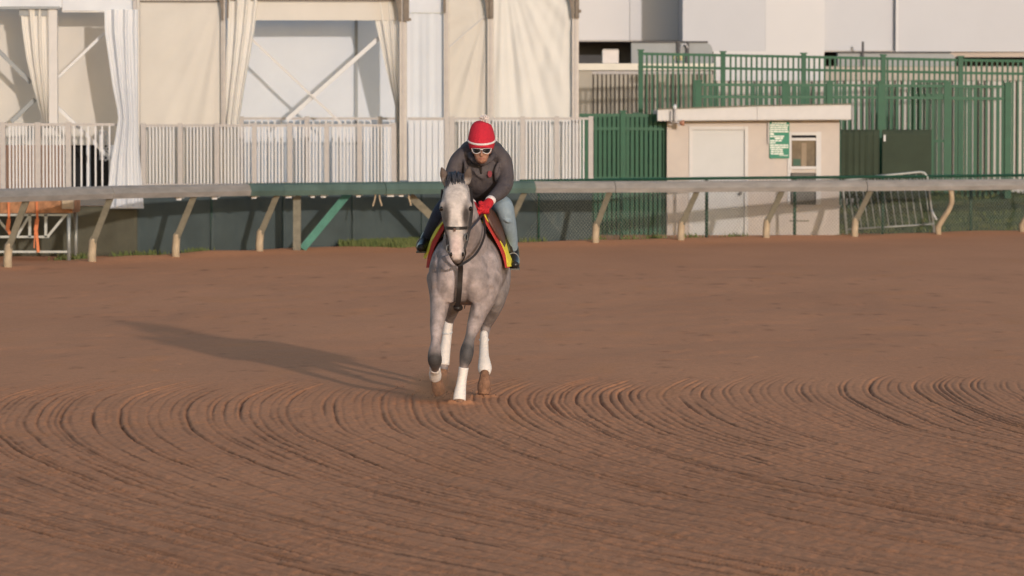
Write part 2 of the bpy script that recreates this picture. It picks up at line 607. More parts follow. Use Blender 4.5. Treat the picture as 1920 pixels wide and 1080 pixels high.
# clips and frayed tape ends hanging below the gap section
for px, w in ((335, 10), (402, 10), (476, 10), (541, 12), (586, 8), (606, 10), (672, 9), (732, 14), (752, 9)):
    p = rail_pt(px, -0.125)
    par = rl if px < 462 else gt
    MB().box(p + Vector((-w / 240, 0.02, -0.028)), p + Vector((w / 240, 0.06, 0.028))).build('hanging_clip', M_PICKET, par)
    MB().box(p + Vector((-w / 110, 0.022, 0.0)), p + Vector((w / 110, 0.05, 0.014))).build('clip_bar', M_MIDGREY, par)
for px, sw in ((704, -1), (711, 1), (766, 1)):
    p = rail_pt(px, -0.11)
    MB().tube([p, p + Vector((sw * 0.01, -0.02, -0.08)), p + Vector((sw * 0.045, -0.02, -0.2))], 0.014, 6).build('frayed_tape', M_POSTF, gt)

rr_ = thing('racetrack_rail', 'weathered pale rail on gooseneck posts in front of the shed', 'rail', rail_foot(1277))
for a, b in ((999.5, 1148), (1149.5, 1620), (1621.5, 2150)):
    rail_profile('rail_section', a, b, 14, M_RAIL, rr_, 0.205)
gooseneck(950, rr_, 34)
gooseneck(1117, rr_, 26)
for px in (1277, 1437, 1603):
    gooseneck(px, rr_, 30)
for px in (1760, 1917):
    # these two posts bow like a drawn S
    f = rail_foot(px)
    tp = rail_pt(px + 23, -0.09)
    pts = [f - Vector((0, 0, 0.1)), f + Vector((-0.01, 0, 0.18))]
    for t, ox in ((0.38, 0.0), (0.55, 0.05), (0.72, 0.11), (0.86, 0.02), (1.0, 0.0)):
        q = f.lerp(tp, t)
        q.x += ox * 0.4 + (0.04 if 0.5 < t < 0.9 else 0)
        pts.append(q)
    MB().tube(pts, 0.055, 10, rs=[0.06, 0.06, 0.055, 0.05, 0.05, 0.05, 0.05]).build('post', M_POSTF, rr_, True)

# ------------------------------------------------------------------ windscreen fabric fence behind the rail
WS_PX = np.array([-100, 255, 480, 700, 965, 1112, 1325, 1490, 1760, 1920, 2100])
WS_FY = np.array([497, 480, 470, 463.5, 455, 451.5, 446, 443.5, 439, 435.5, 432])
WS_Y = np.array([GY(y) for y in WS_FY])


def ws(px, z):
    Y = float(np.interp(px, WS_PX, WS_Y))
    return Vector(((px - 960) / F * Y * 1.0, Y, z))


wsf = thing('windscreen_fence', 'low dark green fabric windscreen fence running behind the rail', 'fence', ws(600, 0))
edges = [256, 395, 530, 660, 790, 900, 1008, 1111]
for k in range(len(edges) - 1):
    a, b = edges[k] + 0.6, edges[k + 1] - 0.6

    def fn(u, v, a=a, b=b, k=k):
        p = ws(a + (b - a) * u, 0.99 - 1.06 * v)
        sag = 0.035 * math.sin(v * math.pi) * math.sin(u * math.pi)
        fold = 0.012 * math.sin(7 * u + 4 * v + k) + 0.02 * math.sin(19 * u - 3 * v + 2 * k) * (v * (1 - v)) * 2
        return (p.x, p.y - sag + fold, p.z + 0.012 * math.sin(9 * u + k) * (1 - v))
    cloth('screen_panel', fn, 26, 10, 0.012, M_SCREEN, wsf)
for px in edges[:-1]:
    if px != 1008:
        MB().tube([ws(px, -0.1) + Vector((0, 0.06, 0)), ws(px, 1.0) + Vector((0, 0.06, 0))], 0.03, 8).build('post', M_GREEN2, wsf, True)
MB().tube([ws(p_, 1.0) + Vector((0, 0.05, 0)) for p_ in edges], 0.025, 8).build('top_rail', M_GREEN2, wsf, True)

# chain link fence, right of the horse
clf = thing('chain_link_fence', 'see-through wire chain link fence with dark green posts before the shed', 'fence', ws(1325, 0))
mb = MB()
pxs = list(np.linspace(975, 2080, 60))
TOPZ = lambda px: float(np.interp(px, [975, 1325, 2080], [1.12, 1.105, 1.09]))
step = 0.075
path = [ws(p_, 0) + Vector((0, -0.05, 0)) for p_ in np.linspace(975, 2080, 400)]
cum = [0]
for i in range(1, 400): cum.append(cum[-1] + (path[i] - path[i - 1]).length)


def along(s):
    s = min(max(s, 0), cum[-1])
    i = int(np.searchsorted(cum, s))
    i = min(max(i, 1), 399)
    t = (s - cum[i - 1]) / (cum[i] - cum[i - 1])
    return path[i - 1].lerp(path[i], t)


hh = 1.08
s = 0.0
while s + hh < cum[-1]:
    for (s0, s1, dy) in ((s, s + hh, 0), (s + hh, s, 0.006)):
        p0, p1 = along(s0), along(s1)
        p0 = Vector((p0.x, p0.y + dy, 0.02))
        p1 = Vector((p1.x, p1.y + dy, 0.02 + hh))
        mb.tube([p0, p1], 0.0032, 3, cap=False)
    s += step
o = mb.build('wire_mesh', M_WIRE, clf)
o['kind'] = 'stuff'
for px in (1010, 1165, 1325, 1490, 1655, 1820, 1985):
    MB().tube([ws(px, -0.1), ws(px, 1.11)], 0.032 if px != 1010 else 0.02, 8).build('post', M_GREEN2, clf, True)
MB().tube([ws(p_, 1.13) for p_ in np.linspace(975, 2080, 24)], 0.028, 8).build('top_rail', M_GREEN2, clf, True)

# ------------------------------------------------------------------ tents and their deck
YL, YLB = 71.5, 72.75       # left marquee: front, back wall
YC, YB = 79.0, 80.6        # main marquee: front line, back plane


def rect_cloth(name, x0, y0, x1, y1, Y, m, parent, wr=None, nu=24, nv=24, th=0):
    a, b = P(x0, y0, Y), P(x1, y1, Y)

    def fn(u, v):
        d = wr(u, v) if wr else 0.0
        return (a.x + (b.x - a.x) * u, Y - d, a.z + (b.z - a.z) * v)
    return cloth(name, fn, nu, nv, th, m, parent)


def drag(cu, cv, n, amp, asp=1.0, ph=0.0):
    """drag folds that radiate from a corner (cu, cv) of a panel"""
    def f(u, v):
        du, dv = (u - cu), (v - cv) * asp
        r = math.hypot(du, dv)
        an = math.atan2(dv, du)
        w = math.sin(n * an + ph) * 0.6 + 0.4 * math.sin(n * 2.3 * an + 1.7 + ph)
        return amp * w * min(1.0, r * 1.4) * math.exp(-max(0, r - 0.9))
    return f


def hang(n, amp, ph=0.0):
    def f(u, v):
        return amp * (math.sin(2 * math.pi * n * u + ph + 0.6 * math.sin(3 * v)) + 0.5 * math.sin(2 * math.pi * n * 2.3 * u + 2 + ph)) * (0.4 + 0.6 * v)
    return f


def summ(*fs):
    return lambda u, v: sum(f(u, v) for f in fs)


def curtain(name, prof, Y, m, parent, nf, amp, nv=40, nu=64, ph=0.0, label=None):
    """prof: list of (py, x_left, x_right); gathered cloth with nf folds"""
    ys = [p[0] for p in prof]
    xl = [p[1] for p in prof]
    xr = [p[2] for p in prof]

    def fn(u, v):
        py = ys[0] + (ys[-1] - ys[0]) * v
        l, r = np.interp(py, ys, xl), np.interp(py, ys, xr)
        wid = (r - l) / max(1.0, max(xr[i] - xl[i] for i in range(len(ys))))
        uu = u + 0.018 * math.sin(5 * v + 9 * u)
        d = amp * (math.sin(2 * math.pi * nf * uu + ph + 1.2 * math.sin(2.2 * v)) + 0.45 * math.sin(2 * math.pi * nf * 1.9 * uu + 1 + ph + v)) * (0.55 + 0.7 * (1 - wid))
        d += 0.05 * math.sin(math.pi * u)
        p = P(l + (r - l) * u, py, Y)
        return (p.x, Y - d, p.z)
    return cloth(name, fn, nu, nv, 0, m, parent, True, label)


DECK = 0.95
# --- left marquee
lt = thing('marquee_tent', 'cream open marquee bay at far left with tied curtain and cross braces', 'tent', (P(100, 0, YL).x, YL, DECK))
rect_cloth('back_wall', -60, -60, 262, 272, YLB, M_CREAM, lt, summ(drag(0.9, 0, 9, 0.03), hang(2.5, 0.012)), 40, 30)
rect_cloth('valance', -60, -70, 116, 14, YL, M_WHITE, lt, hang(1.5, 0.012), 20, 8)
rect_cloth('valance', 116.6, -70, 250, 20, YL + 0.03, M_WHITE, lt, hang(1.2, 0.012), 20, 8)
a, b = P(-60, -60, YL), P(262, -60, YLB)
# gusset under the eave whose shade lies on the back wall
g0, g1, g2 = P(0, 22, YL + 0.25), P(190, 22, YL + 0.25), P(116, 30, YL + 0.25)
MB().pbox(36, 14, 108, 30, YL + 0.06, 0.05).build('eave_flap', M_MIDGREY, lt)
MB().pbox(-4, 12, 112, 17, YL - 0.03, 0.04).build('eave_beam', M_MIDGREY, lt)
MB().pbox(91, 15, 108, 240, YL + 0.02, 0.14).build('post', M_TRIM, lt)
MB().pbox(249, -40, 256, 22, YL - 0.05, 0.1).build('post_head', M_PGREY, lt)
curtain('tied_curtain', [(15, 38, 92), (60, 43, 92), (110, 50, 92), (160, 62, 92), (215, 78, 93), (240, 80, 94)], YL + 0.1, M_CURT, lt, 3.2, 0.05, ph=0.4)
for (x0, y0, x1, y1, w) in ((-10, 88, 58, 155, 0.07), (22, 228, 66, 186, 0.07), (104, 150, 196, 62, 0.05), (106, 199, 210, 300, 0.06)):
    MB().bar(P(x0, y0, YL + 0.3), P(x1, y1, YL + 0.3), w, 0.05, up=(0, 1, 0)).build('brace', M_PICKET if w < 0.07 else M_MIDGREY, lt)
MB().pbox(116, 18, 250, 23, YL + 0.05, 0.05).build('header_beam', M_TRIM, lt)
MB().pbox(186, 244, 196, 300, YL + 0.8, 0.05).build('truss_upright', M_PICKET, lt)
for k in range(5):
    y = 246 + k * 11
    MB().bar(P(196, y, YL + 0.85), P(206, y + 6, YL + 0.85), 0.03).build('truss_lattice', M_PICKET, lt)
    MB().bar(P(206, y + 6, YL + 0.85), P(196, y + 11, YL + 0.85), 0.03).build('truss_lattice', M_PICKET, lt)

# --- white curtain over the deck edge
wcv = thing('hanging_curtain', 'long white pinched tent curtain hanging down past the rail', 'curtain', P(232, 390, YL - 0.15))
curtain('drape', [(18, 196, 259), (60, 197, 259), (110, 204, 259), (160, 211, 259), (205, 220, 259), (222, 222, 259), (260, 216, 260), (300, 209, 262), (345, 204, 266), (388, 201, 269)],
        YL - 0.18, M_WHITE, wcv, 3.3, 0.05, ph=1.0, nv=60)
MB().pbox(201, 387, 269.5, 391, YL - 0.22, 0.03).build('hem', M_WHITE, wcv)

# --- main marquee
mt = thing('marquee_tent', 'large cream marquee with arched post brackets behind the rider', 'tent', (P(600, 0, YC).x, YC, DECK))
rect_cloth('wall_panel', 262, -70, 421, 345, YC, M_CREAM, mt, summ(drag(1.0, 0.1, 15, 0.024, 1.6), hang(1.3, 0.01)), 44, 44)
MB().pbox(262, 0.5, 412, 4, YC - 0.05, 0.04).build('seam_band', M_BRONZE, mt)
# open bay 425-755: back wall, valance, gathered curtains
rect_cloth('bay_back_wall', 405, -70, 772, 352, YB, M_WHITE, mt, summ(drag(1, 0, 7, 0.012, 0.8), hang(2, 0.008)), 40, 30)
rect_cloth('valance', 425, -70, 752, 38, YC + 0.05, M_CREAM, mt, hang(1.0, 0.008), 30, 6)
MB().pbox(425, -1, 742, 2, YC - 0.02, 0.05).build('seam_band', M_BRONZE, mt)
a, b = P(250, -70, YC), P(1085, -70, YB)
MB().pbox(665, 36, 671, 350, YB - 0.06, 0.05).build('inner_post', M_MIDGREY, mt)
curtain('gathered_curtain', [(-40, 428, 484), (0, 428, 484), (60, 427, 477), (110, 425, 468), (160, 422, 459), (232, 417, 448), (300, 415, 446), (352, 414, 447)],
        YC + 0.0, M_CURT, mt, 3.4, 0.05, ph=0.2)
curtain('gathered_curtain', [(-40, 694, 752), (2, 696, 752), (50, 706, 752), (100, 717, 751), (150, 729, 750), (198, 741, 750), (260, 740, 750), (345, 736, 750)],
        YC + 0.12, M_CURT, mt, 3.4, 0.045, ph=1.3)


def tpost(x0, x1, y1, Y, m=M_ALU, y0=-60):
    MB().pbox(x0, y0, x1, y1, Y, 0.1).build('post', m, mt)
    w = x1 - x0
    MB().pbox(x0 + w * 0.38, y0, x0 + w * 0.62, y1, Y - 0.015, 0.02).build('post_channel', M_PGREY, mt)


def arch(px, w, y_end, Y, side=-1, reach=26):
    """curved bracket that springs from the post head"""
    vs = []
    n = 10
    mb = MB()
    for k in range(n):
        t0, t1 = k / n, (k + 1) / n
        def edge(t):
            return px + side * (w / 2 + reach * (1 - math.sqrt(max(0, 1 - (1 - t) ** 2.2)))), -14 + (y_end + 14) * t
        (xa, ya), (xb, yb) = edge(t0), edge(t1)
        A, B = P(xa, ya, Y - 0.05), P(xb, yb, Y - 0.05)
        C, D = P(px + side * w * 0.1, yb, Y - 0.05), P(px + side * w * 0.1, ya, Y - 0.05)
        v = [A, B, C, D]
        v = v + [q + Vector((0, 0.09, 0)) for q in v]
        mb.add(v, [(0, 1, 2, 3), (7, 6, 5, 4), (0, 4, 5, 1), (1, 5, 6, 2), (2, 6, 7, 3), (3, 7, 4, 0)])
    mb.build('arch_bracket', M_BRONZE, mt)


tpost(256, 263, 352, YC - 0.15, M_PGREY)
tpost(414, 423, 240, YC - 0.12)
arch(420, 10, 38, YC - 0.12, -1, 14)
arch(424, 8, 34, YC - 0.12, 1, 4)
tpost(749, 763, 338, YC - 0.15)
arch(754, 14, 40, YC - 0.15, -1, 20)
MB().pbox(757, -20, 767, 40, YC - 0.22, 0.06).build('post_sleeve', M_BRONZE, mt)
MB().pbox(765, 34, 771, 39, YC - 0.2, 0.05).build('bolt', M_BRONZE, mt)
# right bays, in the plane of the back wall
rect_cloth('wall_panel', 763, 24.5, 838, 352, YB, M_WHITE, mt, hang(2.2, 0.02), 40, 24)
MB().pbox(766, -60, 834, 24, YB - 0.06, 0.06).build('header_panel', M_WHITE, mt)
rect_cloth('wall_panel', 842, -60, 917, 352, YB + 0.02, M_CREAM, mt, summ(drag(0.95, 0.17, 13, 0.03, 2.6), hang(0.8, 0.01)), 36, 44)
rect_cloth('wall_panel', 926, -60, 1075, 352, YB, M_CURT, mt, summ(drag(0.1, -0.1, 17, 0.03, 1.3), drag(0.95, -0.05, 11, 0.02, 1.4, 1.0), hang(2.3, 0.012, 1)), 56, 44)
tpost(832, 842, 352, YB - 0.12)
MB().pbox(831, -20, 836, 24, YB - 0.2, 0.06).build('post_sleeve', M_BRONZE, mt)
tpost(914, 926, 352, YB - 0.12)
arch(918, 12, 34, YB - 0.12, -1, 14)
MB().pbox(918, -20, 925, 34, YB - 0.2, 0.05).build('post_sleeve', M_BRONZE, mt)
tpost(1073, 1085, 352, YB - 0.12)
arch(1077, 12, 34, YB - 0.12, -1, 16)
MB().pbox(1079, -20, 1086, 34, YB - 0.2, 0.05).build('post_sleeve', M_BRONZE, mt)
MB().pbox(1085, 18, 1090, 24, YB - 0.2, 0.05).build('bolt', M_BRONZE, mt)
a, b = P(1078, -60, YB), P(1078, 352, YB)
MB().box((a.x - 0.03, YB + 0.03, a.z), (a.x + 0.02, YB + 7, b.z)).build('side_wall', M_WHITE, mt)
# cross braces
for (x0, y0, x1, y1, Y, w, m) in ((428, 32, 640, 232, YC + 0.25, 0.04, M_TRIM), (538, 225, 740, 45, YC + 0.3, 0.075, M_PICKET)):
    MB().bar(P(x0, y0, Y), P(x1, y1, Y), w, 0.05, up=(0, 1, 0)).build('brace', m, mt)
MB().bar(P(842, 88, YB - 0.05), P(914, 26, YB - 0.05), 0.025, 0.03, up=(0, 1, 0)).build('brace', M_TRIM, mt)
# return wall between the two marquees
a = P(259, -70, YC)
MB().box((a.x - 0.35, YLB + 0.03, DECK), (a.x - 0.3, YC - 0.2, a.z)).build('side_wall', M_WHITE, mt)

# --- decks
dl = thing('tent_deck', 'raised deck of the left marquee with brown-green skirt fabric', 'deck', (P(60, 0, YL).x, YL, 0))
xa, xb = P(-160, 0, YL).x, P(256, 0, YL).x
MB().box((xa, YL - 0.1, DECK - 0.1), (xb, YC, DECK)).build('deck_boards', M_DKPANEL, dl)


def skfn(u, v):
    return (xa + (xb - xa) * u, YL - 0.03 - 0.02 * math.sin(22 * u) * v - 0.01 * math.sin(57 * u + v), DECK - 0.11 - (DECK - 0.09) * v)


cloth('skirt', skfn, 60, 8, 0.012, M_SKIRT, dl)
MB().pbox(118, 270, 204, 352, YLB + 0.25, 0.05).build('opening_shade_panel', M_BLACK, dl)  # black sheet standing in for the shade inside the opening
dm = thing('tent_deck', 'raised deck of the main marquee behind the green windscreen', 'deck', (P(650, 0, YC).x, YC, 0))
MB().box((P(256, 0, YC).x, YC - 0.5, DECK - 0.14), (P(764, 0, YC).x, YB + 8, DECK)).build('deck_boards', M_DKPANEL, dm)
MB().box((P(764, 0, YC).x + 0.004, YB - 0.62, DECK - 0.14), (P(1112, 0, YC).x, YB + 8, DECK)).build('deck_boards', M_DKPANEL, dm)
MB().box((P(256, 0, YC).x, YC - 0.45, 0.0), (P(764, 0, YC).x, YC - 0.40, DECK - 0.15)).build('skirt', M_BLACK, dm)

# --- barriers on the decks
def barrier(label, x0, x1, ytop, Y, posts, step, gap=(), zbot=None, pw=0.027, postw=0.09):
    t = thing('deck_barrier', label, 'barrier', (P((x0 + x1) / 2, 0, Y).x, Y, DECK), 'picket barriers on the tent decks')
    zt = P(0, ytop, Y).z
    zb = zbot if zbot else DECK + 0.08
    MB().box((P(x0, 0, Y).x, Y - 0.02, zt - 0.045), (P(x1, 0, Y).x, Y + 0.03, zt)).build('top_rail', M_PGREY, t)
    MB().box((P(x0, 0, Y).x, Y - 0.02, zb), (P(x1, 0, Y).x, Y + 0.03, zb + 0.045)).build('bottom_rail', M_PGREY, t)
    pr = None
    spots = []
    x = x0 + step * 0.5
    while x < x1 - 1:
        if not any(abs(x - p) < 7.5 for p in posts) and not any(g0 < x < g1 for g0, g1 in gap):
            spots.append(x)
        x += step
    for k, x in enumerate(spots):
        c = P(x, 0, Y)
        c = Vector((c.x, Y, (zt + zb) / 2))
        if pr is None:
            pr = MB().box((c.x - pw / 2, Y - 0.014, zb + 0.046), (c.x + pw / 2, Y + 0.014, zt - 0.046)).build('picket', M_PICKET, t)
            ref = wloc(pr)
        else:
            copies(pr, [(c.x + random.uniform(-0.003, 0.003), ref.y, ref.z)], t)
    for x in posts:
        c = P(x, 0, Y)
        MB().box((c.x - postw / 2, Y - 0.035, DECK), (c.x + postw / 2, Y + 0.04, zt + 0.02)).build('post', M_PGREY, t)
    return t


barrier('white picket barrier in front of the leftmost tent bay', -30, 131, 231, YL - 0.02, (4, 70, 127), 6.3)
barrier('short picket barrier with dark opening behind it beside the hanging curtain', 131.5, 218, 231, YL + 0.0, (), 13.2)
barrier('long white picket barrier below the open tent bay', 264, 741, 233, YC - 0.35, (268, 337, 406, 476, 543, 612, 674, 738), 6.4)
barrier('higher set back picket barrier inside the open bay', 449, 748, 220, YB - 0.45, (452, 575, 712), 12)
barrier('white picket barrier behind the rider ending at the green fence', 764, 1110, 220, YB - 0.5, (838, 848, 980, 1044, 1108), 6.3, gap=((766, 832),))
# broad slats of the short run right beside the post
t = thing('deck_barrier', 'short white barrier of broad slats left of the rider', 'barrier', (P(800, 0, YB).x, YB - 0.5, DECK), 'picket barriers on the tent decks')
for k in range(6):
    MB().pbox(766 + k * 11.3, 224, 776.2 + k * 11.3, 356, YB - 0.5, 0.03).build('slat', M_WHITE, t)
MB().pbox(764, 356.5, 834, 361, YB - 0.52, 0.05).build('bottom_rail', M_PGREY, t)

# ------------------------------------------------------------------ scaffold platform at far left
YS = 69.3
sp = thing('scaffold_platform', 'grey steel frame platform with orange plywood deck at far left', 'platform', (P(60, 0, YS).x, YS, 0))
for k in range(3):
    x0 = P(-70 + k * 68.5, 0, YS).x
    x1 = P(-70 + (k + 1) * 68.5 - 0.8, 0, YS).x
    z1, z0 = P(0, 376, YS).z, P(0, 400, YS).z
    MB().box((x0, YS - 0.02, z0 + 0.002 * k), (x1, YS + 1.2, z1 - 0.004 * k)).build('plywood_deck', M_PLY, sp)
MB().pbox(116, 374, 138, 392, YS - 0.1, 0.08).build('deck_corner_block', M_POSTF, sp)
zf = [P(0, 403, YS).z, P(0, 444, YS).z, P(0, 472, YS).z]
for z, nm in ((zf[0], 'upper_chord'), (zf[1], 'lower_chord'), (zf[2], 'ground_bar')):
    MB().bar((P(-80, 0, YS).x, YS, z), (P(130 if nm != 'lower_chord' else 90, 0, YS).x, YS, z), 0.045, 0.035).build(nm, M_GALV, sp)
for x in (-40, 56, 86):
    MB().bar(P(x, 402, YS), P(x, 445, YS), 0.045, 0.045).build('strut', M_GALV, sp)
for (x0, y0, x1, y1) in ((54, 406, 32, 443), (122, 404, 90, 443), (-4, 410, 20, 440)):
    MB().bar(P(x0, y0, YS), P(x1, y1, YS), 0.04, 0.04, up=(0, 1, 0)).build('diagonal_strut', M_GALV, sp)
for yb in (0, 1.1):
    MB().tube([(P(127, 0, YS).x, YS + yb, -0.05), (P(127, 0, YS).x, YS + yb, zf[0] + 0.02)], 0.032, 8).build('leg', M_GALV, sp, True)
    MB().tube([(P(-60, 0, YS).x, YS + yb, -0.05), (P(-60, 0, YS).x, YS + yb, zf[0] + 0.02)], 0.032, 8).build('leg', M_GALV, sp, True)
for nm, x, y1, lab in (('ratchet_strap', 70, 473, 'long orange strap hanging off the plywood platform beside its corner'),
                       ('ratchet_strap', 17, 440, 'short orange strap tied round the plywood platform near the rail post')):
    mb = MB()
    mb.bar(P(x - 1, 378, YS - 0.06), P(x, 412, YS - 0.06), 0.035, 0.012, up=(0, 1, 0))
    mb.bar(P(x, 411, YS - 0.06), P(x - 3, 432, YS - 0.07), 0.06, 0.02, up=(0, 1, 0))
    mb.bar(P(x - 2, 430, YS - 0.06), P(x + 2, y1, YS - 0.08), 0.045, 0.015, up=(0, 1, 0))
    mb.bar(P(x - 4, 420, YS - 0.05), P(x - 6, y1 - 8, YS - 0.08), 0.015, 0.012, up=(0, 1, 0))
    o = mb.build(nm, M_ORANGE)
    tag(o, lab, 'strap', 'orange straps on the platform')

# ------------------------------------------------------------------ the shed
YSH = 82.6
sh = thing('ticket_shed', 'small beige shed with white door and flat white roof fascia', 'shed', (P(1412, 0, YSH).x, YSH, 0))
zr = lambda px: P(px, float(np.interp(px, [1250, 1575], [226, 222])), YSH).z
X0, X1 = P(1251, 0, YSH).x, P(1575, 0, YSH).x
DX0, DX1 = P(1296, 0, YSH).x, P(1400, 0, YSH).x
WX0, WX1 = P(1482, 0, YSH).x, P(1536, 0, YSH).x
WZ0, WZ1 = P(0, 384, YSH).z, P(0, 250, YSH).z
DZ = P(0, 240, YSH).z
zt = P(0, 222, YSH).z
mb = MB()
mb.box((X0, YSH, -0.05), (DX0, YSH + 0.1, zt)).box((DX0, YSH, DZ), (DX1, YSH + 0.1, zt)).box((DX1, YSH, -0.05), (WX0, YSH + 0.1, zt))
mb.box((WX0, YSH, -0.05), (WX1, YSH + 0.1, WZ0)).box((WX0, YSH, WZ1), (WX1, YSH + 0.1, zt)).box((WX1, YSH, -0.05), (X1, YSH + 0.1, zt))
mb.build('front_wall', M_SHED, sh)
MB().box((X0, YSH + 0.102, -0.05), (X0 + 0.1, YSH + 2.0, zt)).build('side_wall', M_SHED, sh)
MB().box((X1 - 0.1, YSH + 0.102, -0.05), (X1, YSH + 2.0, zt)).build('side_wall', M_SHED, sh)
MB().box((X0 + 0.102, YSH + 1.9, -0.05), (X1 - 0.102, YSH + 2.0, zt)).build('back_wall', M_SHED, sh)
MB().pbox(1481, 413, 1517, 415.5, YSH - 0.006, 0.01).build('ledge', M_POST, sh)
dr = MB().box((DX0 + 0.03, YSH + 0.03, -0.03), (DX1 - 0.03, YSH + 0.08, DZ - 0.03)).build('door', M_DOOR, sh)
for (a, b, c, d) in ((DX0 - 0.035, DX0 + 0.03, -0.04, DZ + 0.03), (DX1 - 0.03, DX1 + 0.035, -0.04, DZ + 0.03)):
    MB().box((a, YSH - 0.02, c), (b, YSH + 0.05, d)).build('door_frame', M_TRIM, dr)
MB().box((DX0 + 0.031, YSH - 0.018, DZ - 0.03), (DX1 - 0.031, YSH + 0.05, DZ + 0.03)).build('door_frame', M_TRIM, dr)
k = P(1388, 363, YSH)
MB().tube([(k.x, YSH + 0.03, k.z), (k.x, YSH - 0.04, k.z)], 0.035, 10).build('door_handle', M_DKPANEL, dr)
# window
wn_ = MB().pbox(1484.5, 263, 1532, 313, YSH + 0.05, 0.02).build('window', M_GLASS, sh)
MB().box((WX0 - 0.045, YSH - 0.025, WZ0 + 0.62), (WX0 + 0.03, YSH + 0.05, WZ1 + 0.03)).build('frame', M_TRIM, wn_)
MB().box((WX1 - 0.05, YSH - 0.025, WZ0 + 0.0), (WX1 + 0.045, YSH + 0.05, WZ1 + 0.03)).build('frame', M_TRIM, wn_)
MB().box((WX0 - 0.045, YSH - 0.025, WZ0 + 0.0), (WX0 + 0.01, YSH + 0.05, WZ0 + 0.618)).build('frame', M_TRIM, wn_)
MB().pbox(1485, 248, 1531, 253.5, YSH - 0.024, 0.07).build('frame', M_TRIM, wn_)
MB().pbox(1485, 258.5, 1531, 263.5, YSH - 0.02, 0.07).build('transom_bar', M_TRIM, wn_)
MB().pbox(1484, 253, 1530, 259, YSH + 0.04, 0.02).build('vent_slot', M_BLACK, wn_)
MB().pbox(1481, 312, 1534, 317, YSH - 0.05, 0.08).build('sill', M_TRIM, wn_)
MB().pbox(1484, 317.2, 1532, 324, YSH - 0.01, 0.05).build('lower_ledge', M_SHED, wn_)
MB().pbox(1484.5, 324.2, 1531, 384, YSH + 0.035, 0.02).build('lower_panel', M_DKPANEL, wn_)
# things seen inside the window
MB().pbox(1503, 268, 1512, 312, YSH + 0.044, 0.005).build('interior_post', mat('curtain_tan', (0.22, 0.17, 0.12), 0.7, 0.1, 9), wn_)
MB().pbox(1487, 298, 1501, 311, YSH + 0.044, 0.005).build('interior_box', mat('dull_green_box', (0.04, 0.085, 0.06), 0.7, 0.1, 9), wn_)
# roof and fascia
ry0, ry1 = YSH - 0.35, YSH + 2.3
v = []
for y in (ry0, ry1):
    for (px, pt, pb) in ((1233, 206, 226), (1420, 199.5, 224.5), (1596, 196.5, 223.5)):
        v.append(P(px, pb, ry0)); v.append(P(px, pt, ry0))
for i in range(6): v[6 + i] = v[i] + Vector((0, 2.6, 0))
MB().add([q + Vector((0, 0.03, -0.012)) for q in v], [(0, 2, 3, 1), (2, 4, 5, 3), (6, 7, 9, 8), (8, 9, 11, 10), (1, 3, 9, 7), (3, 5, 11, 9), (0, 6, 8, 2), (2, 8, 10, 4), (0, 1, 7, 6), (4, 10, 11, 5)]).build('roof', M_TRIM, sh)
for (i, j) in ((0, 2), (2, 4)):
    A, B, C, D = v[i], v[j], v[j + 1], v[i + 1]
    if i == 0: B, C = B - Vector((0.006, 0, 0)), C - Vector((0.006, 0, 0))
    q = [A, B, C, D]
    q = q + [x + Vector((0, 0.028, 0)) for x in q]
    MB().add(q, [(0, 1, 2, 3), (7, 6, 5, 4), (0, 4, 5, 1), (1, 5, 6, 2), (2, 6, 7, 3), (3, 7, 4, 0)]).build('fascia_board', M_TRIM, sh)
for (i, j) in ((1, 3), (3, 5)):
    MB().bar(v[i] + Vector((0, -0.01, 0.015)), v[j] + Vector((-0.004, -0.01, 0.015)), 0.05, 0.022).build('roof_edge_strip', M_POST, sh)
# floodlight bracket
fl = thing('floodlight', 'small bracket lamp fixed to the left corner of the shed fascia', 'lamp', P(1267, 230, YSH - 0.42))
q = YSH - 0.42
MB().tube([P(1265.5, 206, q), P(1265.5, 226, q), P(1268, 229.5, q), P(1276, 230, q)], 0.022, 8).build('arm', M_PGREY, fl, True)
MB().tube([P(1258, 207, q), P(1258, 229, q), P(1266, 230, q)], 0.012, 6).build('conduit', M_PGREY, fl, True)
MB().tube([P(1274, 230.5, q), P(1278, 230.5, q), P(1283, 230.5, q)], 0.05, 10, rs=[0.03, 0.055, 0.06]).build('lamp_head', mat('rusty_lamp', (0.30, 0.15, 0.10), 0.6, 0.2, 20), fl, True)
MB().tube([P(1265.5, 205.5, q), P(1265.5, 200, q), P(1265.5, 195.5, q)], 0.03, 10, rs=[0.03, 0.04, 0.015]).build('glass_cap', M_PICKET, fl, True)
# sign
sg = thing('notice_sign', 'green and white notice sign beside the shed window', 'sign', P(1461, 296, YSH - 0.03))
MB().pbox(1443, 228, 1480, 297, YSH - 0.03, 0.02).build('sign_board', M_SIGNG, sg)
MB().pbox(1439.5, 229, 1442.8, 270, YSH - 0.05, 0.04).build('sign_edge', M_PGREY, sg)
rows = [(229, 232, 1447, 1476), (233.5, 236, 1444, 1478), (237.5, 240, 1444, 1478), (241.5, 244, 1444, 1477), (245.5, 248, 1444, 1478),
        (249.5, 253, 1444, 1453), (254.5, 257, 1444, 1471), (258, 261, 1453, 1468), (262.5, 265, 1444, 1466), (266.5, 269, 1444, 1454), (271, 273.5, 1444, 1478),
        (275, 277.5, 1444, 1478), (279, 281.5, 1445, 1469), (283, 285.5, 1445, 1469), (287, 289.5, 1445, 1469), (291, 292.2, 1461, 1479)]
for k, (ya, yb, xa_, xb_) in enumerate(rows):
    # each line of illegible lettering as word-length blocks
    x = xa_
    while x < xb_ - 1.5:
        w = min(random.uniform(4, 10), xb_ - x)
        MB().pbox(x, ya, x + w, yb, YSH - 0.035, 0.004).build('lettering', M_SIGNW, sg)
        x += w + 0.9

